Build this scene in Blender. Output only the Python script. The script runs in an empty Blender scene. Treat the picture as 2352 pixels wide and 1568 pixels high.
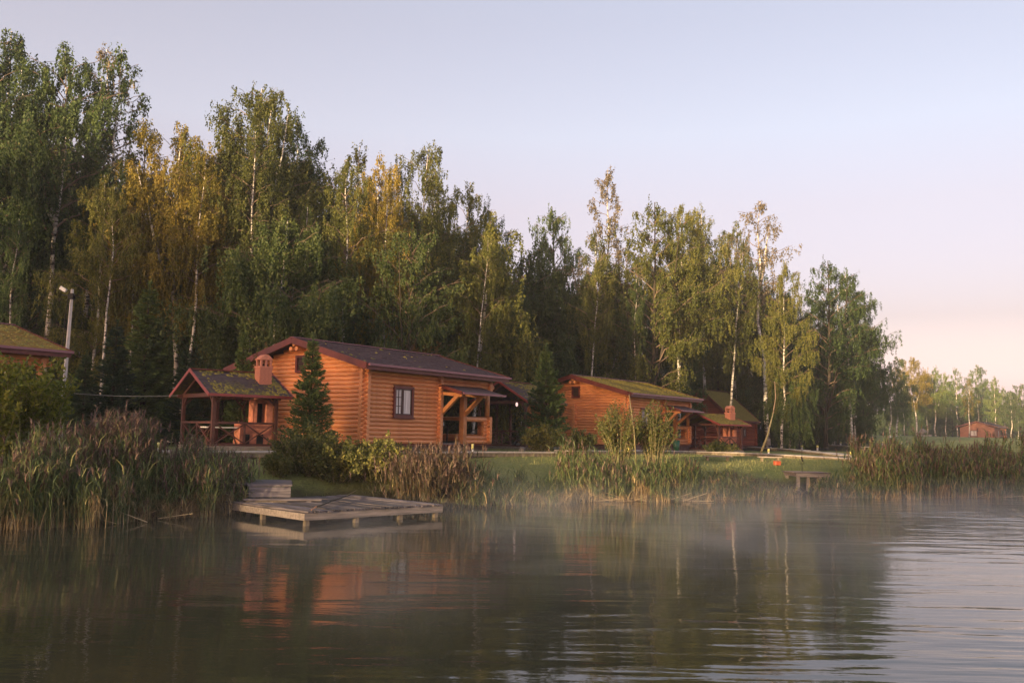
import bpy, math, random
import numpy as np
from mathutils import Vector, Matrix
R = math.radians
random.seed(5)

# ------------------------------------------------------------------ camera, sky, sun, exposure
F, PITCH, ROLL, CAMH = 2080.0, 0.1011, 0.0191, 1.9       # focal length in pixels of a 2352 px wide frame
scene = bpy.context.scene
cd = bpy.data.cameras.new('camera'); cam = bpy.data.objects.new('camera', cd)
scene.collection.objects.link(cam); scene.camera = cam
cd.sensor_width = 36.0; cd.lens = 36.0 * F / 2352.0; cd.clip_start = 0.1; cd.clip_end = 3000
cam.matrix_world = (Matrix.Translation((0, 0, CAMH)) @ Matrix.Rotation(R(90) + PITCH, 4, 'X') @ Matrix.Rotation(ROLL, 4, 'Z'))

SUN_AZ = math.atan2(-0.55, -0.83)      # direction towards the sun, measured from +Y towards +X
SUN_EL = R(5.0)
world = bpy.data.worlds.new('World'); scene.world = world; world.use_nodes = True
wn = world.node_tree; wn.nodes.clear()
def wnode(t, **k):
    n = wn.nodes.new(t)
    for a, b in k.items(): setattr(n, a, b)
    return n
sky = wnode('ShaderNodeTexSky', sky_type='NISHITA', sun_disc=False, sun_elevation=SUN_EL, sun_rotation=SUN_AZ,
            altitude=100, air_density=1.0, dust_density=3.5, ozone_density=1.5)
geo = wnode('ShaderNodeNewGeometry'); sep = wnode('ShaderNodeSeparateXYZ')
ramp = wnode('ShaderNodeValToRGB')
wn.links.new(geo.outputs['Incoming'], sep.inputs[0])
neg = wnode('ShaderNodeMath', operation='MULTIPLY'); neg.inputs[1].default_value = -1
wn.links.new(sep.outputs['Z'], neg.inputs[0]); wn.links.new(neg.outputs[0], ramp.inputs[0])
els = ramp.color_ramp.elements
els[0].position = 0.0; els[0].color = (0.30, 0.22, 0.27, 1)
els[1].position = 1.0; els[1].color = (0.10, 0.10, 0.10, 1)
for p, c in ((0.065, (.25, .155, .225)), (0.126, (.095, .015, .055)), (0.24, (.135, .06, .055)), (0.317, (.15, .11, .105)), (0.42, (.13, .096, .088)), (.6, (.11, .10, .095))):
    e = els.new(p); e.color = c + (1,)
tint = wnode('ShaderNodeMix', data_type='RGBA', blend_type='MULTIPLY'); tint.inputs[0].default_value = 1; tint.inputs[7].default_value = (1.13, .93, .94, 1)
bg1 = wnode('ShaderNodeBackground'); bg1.inputs[1].default_value = 0.15
bg2 = wnode('ShaderNodeBackground'); bg2.inputs[1].default_value = 1.0
add = wnode('ShaderNodeAddShader'); out = wnode('ShaderNodeOutputWorld')
wn.links.new(sky.outputs[0], tint.inputs[6]); wn.links.new(tint.outputs[2], bg1.inputs[0]); wn.links.new(ramp.outputs[0], bg2.inputs[0])
wn.links.new(bg1.outputs[0], add.inputs[0]); wn.links.new(bg2.outputs[0], add.inputs[1]); wn.links.new(add.outputs[0], out.inputs[0])

sl = bpy.data.lights.new('sun', 'SUN'); sl.energy = 5.0; sl.angle = R(0.6); sl.color = (1.0, 0.70, 0.36)
sun = bpy.data.objects.new('sun', sl); scene.collection.objects.link(sun)
to_sun = Vector((math.sin(SUN_AZ) * math.cos(SUN_EL), math.cos(SUN_AZ) * math.cos(SUN_EL), math.sin(SUN_EL)))
sun.rotation_euler = to_sun.to_track_quat('Z', 'Y').to_euler()
vs = scene.view_settings
vs.view_transform = 'Standard'; vs.look = 'None'; vs.exposure = 1.25; vs.gamma = 1.0; vs.use_curve_mapping = False
scene.render.engine = 'CYCLES'
cy = scene.cycles
cy.use_denoising = True; cy.max_bounces = 6; cy.diffuse_bounces = 3; cy.glossy_bounces = 3
cy.transmission_bounces = 4; cy.transparent_max_bounces = 8; cy.volume_bounces = 1; cy.volume_step_rate = 2.0
cy.volume_max_steps = 64

# ------------------------------------------------------------------ helpers
COL = scene.collection
def setp(o, label=None, cat=None, group=None, kind=None):
    if label: o['label'] = label
    if cat: o['category'] = cat
    if group: o['group'] = group
    if kind: o['kind'] = kind
    return o
def empty(name, loc=(0, 0, 0), rz=0.0):
    o = bpy.data.objects.new(name, None); COL.objects.link(o)
    o.location = loc; o.rotation_euler = (0, 0, rz); o.empty_display_size = 0.3
    return o
def meshobj(name, me, mat=None, parent=None):
    o = bpy.data.objects.new(name, me); COL.objects.link(o)
    if mat and not me.materials: me.materials.append(mat)
    if parent: o.parent = parent
    return o
def npmesh(name, V, Fq, mat, k=4, smooth=False):
    me = bpy.data.meshes.new(name)
    V = np.asarray(V, np.float32).reshape(-1, 3); Fq = np.asarray(Fq, np.int32).reshape(-1, k)
    me.vertices.add(len(V)); me.vertices.foreach_set('co', V.ravel())
    me.loops.add(Fq.size); me.loops.foreach_set('vertex_index', Fq.ravel())
    me.polygons.add(len(Fq)); me.polygons.foreach_set('loop_start', np.arange(len(Fq), dtype=np.int32) * k)
    me.polygons.foreach_set('loop_total', np.full(len(Fq), k, np.int32))
    if smooth: me.polygons.foreach_set('use_smooth', np.ones(len(Fq), bool))
    me.update(); me.validate()
    if mat: me.materials.append(mat)
    return me
def copy_tree(o, parent=None):
    c = o.copy(); COL.objects.link(c); c.parent = parent
    for ch in list(o.children): copy_tree(ch, c)
    return c

class MB:
    """collects primitives as one mesh"""
    def __init__(s): s.v = []; s.f = []
    def add(s, vs, fs):
        n = len(s.v); s.v += [tuple(p) for p in vs]; s.f += [tuple(i + n for i in f) for f in fs]; return s
    def box(s, x0, x1, y0, y1, z0, z1):
        return s.add([(x0, y0, z0), (x1, y0, z0), (x1, y1, z0), (x0, y1, z0), (x0, y0, z1), (x1, y0, z1), (x1, y1, z1), (x0, y1, z1)],
                     [(0, 3, 2, 1), (4, 5, 6, 7), (0, 1, 5, 4), (1, 2, 6, 5), (2, 3, 7, 6), (3, 0, 4, 7)])
    def beam(s, a, b, w, h, up=(0, 0, 1)):
        a = Vector(a); b = Vector(b); d = (b - a).normalized(); u = Vector(up)
        if abs(d.dot(u)) > .98: u = Vector((1, 0, 0))
        r = d.cross(u).normalized() * (w / 2); t = r.cross(d).normalized() * (h / 2)
        vs = [p + i * r + j * t for p in (a, b) for i, j in ((-1, -1), (1, -1), (1, 1), (-1, 1))]
        return s.add(vs, [(0, 1, 2, 3), (7, 6, 5, 4), (0, 4, 5, 1), (1, 5, 6, 2), (2, 6, 7, 3), (3, 7, 4, 0)])
    def tube(s, pts, rads, n=6, cap=True):
        pts = [Vector(p) for p in pts]; base = len(s.v); m = len(pts)
        if not isinstance(rads, (list, tuple)): rads = [rads] * m
        for i, p in enumerate(pts):
            d = (pts[min(i + 1, m - 1)] - pts[max(i - 1, 0)]).normalized()
            u = Vector((1, 0, 0)) if abs(d.x) < .7 else Vector((0, 1, 0))
            a = d.cross(u).normalized(); b = d.cross(a)
            for k in range(n):
                t = 2 * math.pi * k / n; s.v.append(tuple(p + (a * math.cos(t) + b * math.sin(t)) * rads[i]))
        for i in range(m - 1):
            for k in range(n):
                k2 = (k + 1) % n; s.f.append((base + i * n + k, base + (i + 1) * n + k, base + (i + 1) * n + k2, base + i * n + k2))
        if cap:
            s.f.append(tuple(base + k for k in range(n))); s.f.append(tuple(base + (m - 1) * n + k for k in reversed(range(n))))
        return s
    def mesh(s, name, mat, smooth=False):
        me = bpy.data.meshes.new(name); me.from_pydata(s.v, [], s.f)
        if smooth: me.polygons.foreach_set('use_smooth', [len(p.vertices) == 4 for p in me.polygons])
        me.update()
        if mat: me.materials.append(mat)
        return me
    def build(s, name, mat, parent=None, smooth=False, bevel=0):
        o = meshobj(name, s.mesh(name, mat, smooth), None, parent)
        if bevel:
            m = o.modifiers.new('b', 'BEVEL'); m.width = bevel; m.segments = 1; m.limit_method = 'ANGLE'
        return o

# pixel of the 2352 x 1568 photograph -> point in the place
def ray(px, py):
    u, v = px - 1176, py - 784; c, s = math.cos(-ROLL), math.sin(-ROLL)
    u, v = u * c - v * s, u * s + v * c
    return Vector((u, F * math.cos(PITCH) + v * math.sin(PITCH), F * math.sin(PITCH) - v * math.cos(PITCH)))
def at_depth(px, py, Y):
    d = ray(px, py); k = Y / d.y; return Vector((d.x * k, Y, d.z * k + CAMH))
def at_z(px, py, z):
    d = ray(px, py); k = (z - CAMH) / d.z; return Vector((d.x * k, d.y * k, z))

# ------------------------------------------------------------------ materials
MATS = {}
def mat(name, build):
    if name in MATS: return MATS[name]
    m = bpy.data.materials.new(name); m.use_nodes = True; nt = m.node_tree
    b = nt.nodes['Principled BSDF']; MATS[name] = m
    build(nt, b); return m
def N(nt, t, **k):
    n = nt.nodes.new(t)
    for a, b in k.items(): setattr(n, a, b)
    return n
def noise(nt, scale, detail=4, vec=None, rough=.5, mapscale=None, coord='Object', dist=0, rot=0.0):
    tc = N(nt, 'ShaderNodeTexCoord'); n = N(nt, 'ShaderNodeTexNoise')
    n.inputs['Scale'].default_value = scale; n.inputs['Detail'].default_value = detail
    n.inputs['Roughness'].default_value = rough; n.inputs['Distortion'].default_value = dist
    src = tc.outputs['Object' if coord == 'World' else coord]
    if coord == 'World':
        g = N(nt, 'ShaderNodeNewGeometry'); src = g.outputs['Position']
    if mapscale:
        mp = N(nt, 'ShaderNodeMapping'); mp.inputs['Scale'].default_value = mapscale; mp.vector_type = 'TEXTURE' if False else 'POINT'; mp.inputs['Rotation'].default_value = (0, 0, rot)
        nt.links.new(src, mp.inputs[0]); src = mp.outputs[0]
    nt.links.new(src, n.inputs['Vector']); return n
def ramp2(nt, fac, stops):
    r = N(nt, 'ShaderNodeValToRGB'); e = r.color_ramp.elements
    e[0].position, e[0].color = stops[0][0], stops[0][1] + (1,)
    e[1].position, e[1].color = stops[-1][0], stops[-1][1] + (1,)
    for p, c in stops[1:-1]:
        x = e.new(p); x.color = c + (1,)
    nt.links.new(fac, r.inputs[0]); return r
def mixc(nt, fac, a, b, blend='MIX'):
    m = N(nt, 'ShaderNodeMix', data_type='RGBA', blend_type=blend)
    for sck, v in ((0, fac), (6, a), (7, b)):
        if isinstance(v, (int, float)): m.inputs[sck].default_value = v
        elif isinstance(v, tuple): m.inputs[sck].default_value = v + (1,)
        else: nt.links.new(v, m.inputs[sck])
    return m.outputs[2]
def bump(nt, b, h, strength=.4, dist=.02):
    n = N(nt, 'ShaderNodeBump'); n.inputs['Strength'].default_value = strength; n.inputs['Distance'].default_value = dist
    nt.links.new(h, n.inputs['Height']); nt.links.new(n.outputs[0], b.inputs['Normal'])
def wood(name, c1, c2, sc=(3, 30, 30), rough=.6, rnd=.25, coord='Object', bs=.3):
    def f(nt, b):
        n = noise(nt, 1.0, 6, mapscale=sc, coord=coord)
        r = ramp2(nt, n.outputs[0], [(.3, c1), (.72, c2)])
        oi = N(nt, 'ShaderNodeObjectInfo'); mm = N(nt, 'ShaderNodeMapRange')
        mm.inputs['To Min'].default_value = 1 - rnd; mm.inputs['To Max'].default_value = 1 + rnd * .6
        nt.links.new(oi.outputs['Random'], mm.inputs[0])
        h = N(nt, 'ShaderNodeHueSaturation'); nt.links.new(mm.outputs[0], h.inputs['Value']); nt.links.new(r.outputs[0], h.inputs['Color'])
        nt.links.new(h.outputs[0], b.inputs['Base Color']); b.inputs['Roughness'].default_value = rough
        bump(nt, b, n.outputs[0], bs, .01)
    return mat(name, f)
def plain(name, c, rough=.6, metal=0, var=.15, scale=4, bs=.1, spec=.5):
    def f(nt, b):
        n = noise(nt, scale, 5)
        r = ramp2(nt, n.outputs[0], [(.3, tuple(x * (1 - var) for x in c)), (.7, tuple(min(1, x * (1 + var)) for x in c))])
        nt.links.new(r.outputs[0], b.inputs['Base Color']); b.inputs['Roughness'].default_value = rough
        b.inputs['Metallic'].default_value = metal; b.inputs['Specular IOR Level'].default_value = spec
        bump(nt, b, n.outputs[0], bs, .01)
    return mat(name, f)
def leafmat(name, c1, c2, c3, trans=.35, sc=.8):
    def f(nt, b):
        g = N(nt, 'ShaderNodeNewGeometry'); oi = N(nt, 'ShaderNodeObjectInfo')
        n = noise(nt, sc, 3)
        a1 = N(nt, 'ShaderNodeMath', operation='MULTIPLY'); a1.inputs[1].default_value = .45
        nt.links.new(g.outputs['Random Per Island'], a1.inputs[0])
        a2 = N(nt, 'ShaderNodeMath', operation='MULTIPLY_ADD'); a2.inputs[1].default_value = .9
        nt.links.new(n.outputs[0], a2.inputs[0]); nt.links.new(a1.outputs[0], a2.inputs[2])
        a3 = N(nt, 'ShaderNodeMath', operation='MULTIPLY_ADD'); a3.inputs[1].default_value = .3
        nt.links.new(oi.outputs['Random'], a3.inputs[0]); nt.links.new(a2.outputs[0], a3.inputs[2])
        a4 = N(nt, 'ShaderNodeMath', operation='SUBTRACT'); a4.inputs[1].default_value = .32
        nt.links.new(a3.outputs[0], a4.inputs[0])
        r = ramp2(nt, a4.outputs[0], [(.15, c1), (.5, c2), (.85, c3)])
        nt.links.new(r.outputs[0], b.inputs['Base Color']); b.inputs['Roughness'].default_value = .55
        b.inputs['Specular IOR Level'].default_value = .3
        t = N(nt, 'ShaderNodeBsdfTranslucent'); nt.links.new(r.outputs[0], t.inputs[0])
        mx = N(nt, 'ShaderNodeMixShader'); mx.inputs[0].default_value = trans
        o = nt.nodes['Material Output']
        nt.links.new(b.outputs[0], mx.inputs[1]); nt.links.new(t.outputs[0], mx.inputs[2]); nt.links.new(mx.outputs[0], o.inputs[0])
    return mat(name, f)

LOG = wood('orange_log', (.50, .180, .070), (.92, .405, .170), sc=(9, 3, 3), rough=.45, rnd=.16)
FARLOG = wood('far_orange_wall', (.24, .095, .055), (.36, .145, .085), sc=(1, 1, 6), rough=.7)
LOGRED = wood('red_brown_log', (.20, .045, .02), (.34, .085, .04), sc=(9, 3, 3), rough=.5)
LOGEND = wood('orange_beam', (.44, .17, .06), (.70, .31, .12), sc=(4, 4, 4), rough=.5)
TRIM = wood('red_brown_trim', (.10, .020, .017), (.155, .032, .027), sc=(5, 5, 5), rough=.4, rnd=.1)
GUTTER = plain('gutter_metal', (.22, .09, .115), .22, 0, .06, 3)
GAZ = wood('gazebo_wood', (.065, .024, .018), (.125, .045, .034), sc=(6, 6, 6), rough=.55)
GAZED = plain('gazebo_edge', (.24, .050, .045), .4, 0, .2, 3)
DECKWOOD = wood('deck_wood', (.025, .021, .023), (.20, .168, .175), sc=(16, 1.6, 16), rough=.75, rnd=.6, bs=.8)
GREYWOOD = wood('weathered_wood', (.10, .078, .075), (.34, .27, .26), sc=(2, 22, 22), rough=.7, rnd=.55, bs=.6)
LANDWOOD = wood('landing_wood', (.06, .052, .058), (.22, .19, .20), sc=(2, 22, 22), rough=.7, rnd=.3, bs=.6)
PALEWOOD = wood('pale_wood', (.12, .10, .088), (.31, .26, .23), sc=(2, 20, 20), rough=.7, rnd=.2)
POSTWOOD = wood('post_wood', (.10, .08, .05), (.30, .24, .17), sc=(8, 8, 3), rough=.8, rnd=.2)
PATHWOOD = plain('path_concrete', (.40, .36, .33), .75, 0, .25, 3)
STONE = plain('stone', (.26, .24, .23), .85, 0, .3, 5, .4)
PLINTH = plain('plinth_stone', (.16, .10, .10), .8, 0, .35, 3, .4)
BRICK = plain('terracotta_brick', (.55, .215, .14), .75, 0, .2, 9, .2)
DARKFR = plain('window_frame_brown', (.045, .015, .014), .4, 0, .1)
BLACK = plain('soot_black', (.012, .011, .010), .8, 0, .2)
WHITE = plain('white_paint', (.78, .76, .74), .5, 0, .05)
CONC = plain('pole_concrete', (.55, .53, .53), .8, 0, .12)
YEL = plain('yellow_post_plastic', (.72, .66, .22), .5, 0, .1)
GREEN = plain('green_plastic', (.02, .10, .05), .4)
REDBOX = plain('red_box', (.45, .09, .04), .5)
WIRE = plain('wire', (.25, .25, .25), .5)
BOTTLE = plain('clear_bottle', (.55, .56, .56), .15)
DRY = leafmat('dry_leaf', (.20, .07, .03), (.35, .13, .05), (.45, .2, .09), .2)

def fglass(nt, b):
    b.inputs['Base Color'].default_value = (.02, .022, .025, 1); b.inputs['Roughness'].default_value = .04
    b.inputs['Specular IOR Level'].default_value = 1.0
GLASS = mat('window_glass', fglass)
def fcurt(nt, b):
    n = noise(nt, 1, 3, mapscale=(14, 14, .6)); r = ramp2(nt, n.outputs[0], [(.35, (.38, .36, .35)), (.65, (.72, .70, .69))])
    nt.links.new(r.outputs[0], b.inputs['Base Color']); b.inputs['Roughness'].default_value = .12
    b.inputs['Coat Weight'].default_value = .8; b.inputs['Coat Roughness'].default_value = .03
CURTAIN = mat('curtained_glass', fcurt)

def roofmat(name, base, moss, amount, thick=0.0):
    def f(nt, b):
        n1 = noise(nt, 6, 6); n2 = noise(nt, .55, 5, rough=.65); n3 = noise(nt, 12, 4)
        base_r = ramp2(nt, n1.outputs[0], [(.3, tuple(c * .7 for c in base)), (.7, tuple(c * 1.25 for c in base))])
        moss_r = ramp2(nt, n3.outputs[0], [(.3, tuple(c * .55 for c in moss)), (.6, moss), (.8, (moss[0] * 1.5, moss[1] * 1.2, moss[2]))])
        sp = N(nt, 'ShaderNodeMath', operation='MULTIPLY_ADD'); sp.inputs[1].default_value = .35
        nt.links.new(n3.outputs[0], sp.inputs[0]); nt.links.new(n2.outputs[0], sp.inputs[2])
        m = ramp2(nt, sp.outputs[0], [(.80 - amount, (0, 0, 0)), (.90 - amount, (1, 1, 1))])
        c = mixc(nt, m.outputs[0], base_r.outputs[0], moss_r.outputs[0])
        nt.links.new(c, b.inputs['Base Color']); b.inputs['Roughness'].default_value = .8
        bump(nt, b, n1.outputs[0], .5, .02)
    return mat(name, f)
ROOFA = roofmat('shingle_purple_brown', (.075, .045, .052), (.12, .11, .02), -.06)
ROOFB = roofmat('shingle_mossy', (.075, .045, .052), (.19, .15, .022), .42)
ROOFL = roofmat('shingle_gold_moss', (.075, .045, .052), (.26, .16, .02), .34)
ROOFG = roofmat('gazebo_shingle', (.055, .036, .040), (.13, .11, .015), .13)
ROOFF = roofmat('far_grey_roof', (.05, .04, .05), (.08, .07, .04), .02)

LEAVES = dict(
    green=leafmat('birch_leaf_green', (0.025, 0.044, 0.016), (0.064, 0.098, 0.026), (0.135, 0.165, 0.049)),
    dark=leafmat('birch_leaf_dark', (0.026, 0.048, 0.021), (0.064, 0.107, 0.033), (0.135, 0.188, 0.057)),
    sungold=leafmat('birch_leaf_sungold', (0.087, 0.088, 0.014), (0.225, 0.191, 0.032), (0.400, 0.298, 0.057), .4),  # glow of the low sun painted into the leaf colour
    olive=leafmat('birch_leaf_olive', (0.046, 0.062, 0.015), (0.113, 0.129, 0.028), (0.223, 0.215, 0.051), .35),
    bright=leafmat('birch_leaf_bright', (.035, .052, .012), (.075, .10, .022), (.12, .14, .035), .3),
    rust=leafmat('birch_leaf_rust', (.06, .045, .014), (.13, .09, .024), (.24, .15, .045), .3),
    pink=leafmat('birch_leaf_sparse', (0.104, 0.091, 0.058), (0.189, 0.156, 0.096), (0.309, 0.238, 0.155), .3),
    far=leafmat('far_leaf', (0.054, 0.105, 0.041), (0.108, 0.176, 0.059), (0.249, 0.304, 0.077), .35, .3),
    spruce=leafmat('spruce_needle', (0.018, 0.039, 0.019), (0.041, 0.082, 0.034), (0.090, 0.144, 0.049), .12),
    sprucetip=leafmat('spruce_needle_light', (0.041, 0.073, 0.025), (0.097, 0.151, 0.040), (0.205, 0.269, 0.073), .2),
    bush=leafmat('bush_leaf', (0.034, 0.048, 0.013), (0.095, 0.109, 0.025), (0.285, 0.264, 0.072), .3, 2),
    lush=leafmat('shrub_leaf_yellow', (0.061, 0.090, 0.013), (0.165, 0.194, 0.024), (0.385, 0.345, 0.058), .4, 1.5),
    willow=leafmat('willow_leaf', (0.031, 0.046, 0.015), (0.076, 0.094, 0.024), (0.164, 0.160, 0.044), .35, 2),
)
def fbark(nt, b):
    n = noise(nt, 1, 4, mapscale=(3, 3, 9)); n2 = noise(nt, 1, 3, mapscale=(1.2, 1.2, 1.6))
    a = ramp2(nt, n.outputs[0], [(.40, (.03, .028, .026)), (.47, (.60, .56, .51)), (.7, (.74, .70, .65))])
    c = ramp2(nt, n2.outputs[0], [(.36, (.10, .08, .06)), (.52, (1, 1, 1))])
    m = mixc(nt, .75, a.outputs[0], c.outputs[0], 'MULTIPLY')
    nt.links.new(m, b.inputs['Base Color']); b.inputs['Roughness'].default_value = .75
BARK = mat('birch_bark', fbark)
LIMB = plain('birch_limb', (.17, .12, .09), .85, 0, .35, 5)
DBARK = plain('dark_bark', (.045, .035, .026), .9, 0, .4, 6, .5)
STEM = plain('young_stem', (.20, .17, .09), .8, 0, .25, 6)

# ------------------------------------------------------------------ ground and water
SHORE = [(-9.1, 16.7), (-8.6, 17.8), (-8.0, 19.0), (-7.0, 19.6), (-6.4, 20.4), (-6.0, 21.6), (-4.6, 22.9), (-2.6, 23.3), (-0.8, 23.6), (0.6, 25.3),
         (1.6, 26.4), (3.6, 27.2), (5.7, 27.8), (7.7, 29.6), (9.2, 31.8), (11.0, 32.2), (12.3, 31.0), (13.7, 30.9), (16, 32), (19.1, 34.1), (26, 36), (40, 37), (80, 30),
         (90, -20), (60, -50), (-10, -52), (-26, -30), (-22, -5), (-15, 8), (-11, 13.4)]
SH = np.array(SHORE)
def shore_dist(X, Y):
    d = np.full(X.shape, 1e9); inside = np.zeros(X.shape, bool); n = len(SH)
    for i in range(n):
        a, b = SH[i], SH[(i + 1) % n]; e = b - a
        t = np.clip(((X - a[0]) * e[0] + (Y - a[1]) * e[1]) / (e @ e), 0, 1)
        d = np.minimum(d, np.hypot(X - a[0] - t * e[0], Y - a[1] - t * e[1]))
        c = ((a[1] > Y) != (b[1] > Y)) & (X < (b[0] - a[0]) * (Y - a[1]) / (b[1] - a[1] + 1e-12) + a[0])
        inside ^= c
    return np.where(inside, -d, d)
def sm(t): t = np.clip(t, 0, 1); return t * t * (3 - 2 * t)
def hfun(X, Y):
    X = np.asarray(X, float); Y = np.asarray(Y, float); d = shore_dist(X, Y)
    plate = 1.12 - .10 * sm((X - 2) / 10) + 1.75 * sm((Y - 66) / 95)
    h = np.where(d < 0, np.maximum(-1.4, d * .45 - .05), plate * (.62 * sm(d / 2.6) + .38 * sm(d / 7)) )
    h = h + np.where(d > 0, .035 * np.sin(X * 1.3 + 1.1 * np.sin(Y * .9)) * np.sin(Y * 1.1) * np.minimum(d / 3, 1), 0)
    return h
def gz(x, y): return float(hfun(np.array([x]), np.array([y]))[0])
def ground_hit(px, py):
    d = ray(px, py); lo = 10.0
    ks = np.linspace(12, 400, 4000) / d.y
    zz = CAMH + d.z * ks; g = hfun(d.x * ks, d.y * ks); i = np.argmax(zz <= g)
    if zz[i] > g[i]: i = len(ks) - 1
    k = ks[i]; return Vector((d.x * k, d.y * k, float(g[i])))

def grid_axis(lo, hi, fine_lo, fine_hi, fs, cs):
    a = [lo]
    while a[-1] < hi:
        x = a[-1]
        if fine_lo <= x <= fine_hi: st = fs
        else:
            dd = fine_lo - x if x < fine_lo else x - fine_hi
            st = min(cs, max(fs, dd * .15 + fs))
            if x < fine_lo: st = min(st, max(fs, fine_lo - x))
        a.append(x + st)
    return np.array(a)
gx = grid_axis(-1200, 1200, -20, 30, .45, 60); gy = grid_axis(-1200, 1500, 14, 60, .45, 60)
GX, GY = np.meshgrid(gx, gy); GZ = hfun(GX, GY)
nx, ny = len(gx), len(gy); idx = np.arange(nx * ny).reshape(ny, nx)
Fg = np.stack([idx[:-1, :-1], idx[:-1, 1:], idx[1:, 1:], idx[1:, :-1]], -1).reshape(-1, 4)
def fground(nt, b):
    n1 = noise(nt, .35, 4, coord='World'); n2 = noise(nt, 14, 5, coord='World', rough=.7); n3 = noise(nt, 1.6, 4, coord='World')
    g = ramp2(nt, n1.outputs[0], [(.3, (.13, .165, .055)), (.55, (.205, .225, .080)), (.75, (.27, .26, .11))])
    s = ramp2(nt, n2.outputs[0], [(.25, (.35, .35, .35)), (.7, (1.35, 1.3, 1.2))])
    c = mixc(nt, .8, g.outputs[0], s.outputs[0], 'MULTIPLY')
    gm = N(nt, 'ShaderNodeNewGeometry'); sp = N(nt, 'ShaderNodeSeparateXYZ'); nt.links.new(gm.outputs['Position'], sp.inputs[0])
    ad = N(nt, 'ShaderNodeMath', operation='MULTIPLY_ADD'); ad.inputs[1].default_value = .5
    nt.links.new(n3.outputs[0], ad.inputs[0]); nt.links.new(sp.outputs['Z'], ad.inputs[2])
    mk = ramp2(nt, ad.outputs[0], [(.35, (1, 1, 1)), (.75, (0, 0, 0))])
    c2 = mixc(nt, mk.outputs[0], c, (.030, .022, .014))
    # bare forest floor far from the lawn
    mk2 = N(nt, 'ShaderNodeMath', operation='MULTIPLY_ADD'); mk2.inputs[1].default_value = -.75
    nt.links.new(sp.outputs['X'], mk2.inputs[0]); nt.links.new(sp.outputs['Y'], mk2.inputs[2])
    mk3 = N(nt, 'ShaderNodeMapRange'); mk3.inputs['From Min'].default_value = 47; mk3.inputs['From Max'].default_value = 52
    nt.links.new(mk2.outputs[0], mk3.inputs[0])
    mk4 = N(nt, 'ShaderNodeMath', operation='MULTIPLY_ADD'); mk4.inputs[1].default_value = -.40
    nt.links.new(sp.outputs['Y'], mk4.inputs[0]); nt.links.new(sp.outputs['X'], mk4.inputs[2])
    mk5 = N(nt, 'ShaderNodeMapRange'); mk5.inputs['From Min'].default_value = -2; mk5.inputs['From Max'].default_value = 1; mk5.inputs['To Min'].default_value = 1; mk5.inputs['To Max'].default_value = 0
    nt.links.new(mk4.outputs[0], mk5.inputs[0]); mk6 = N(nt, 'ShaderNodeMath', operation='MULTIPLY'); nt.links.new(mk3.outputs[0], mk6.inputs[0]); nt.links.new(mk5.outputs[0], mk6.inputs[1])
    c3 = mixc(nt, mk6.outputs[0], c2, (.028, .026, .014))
    nt.links.new(c3, b.inputs['Base Color']); b.inputs['Roughness'].default_value = .95; b.inputs['Specular IOR Level'].default_value = .1
    bump(nt, b, n2.outputs[0], .8, .05)
GROUND = mat('lawn_and_bank', fground)
g = meshobj('ground', npmesh('ground', np.stack([GX, GY, GZ], -1), Fg, GROUND, smooth=True)); setp(g, kind='structure')

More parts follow.
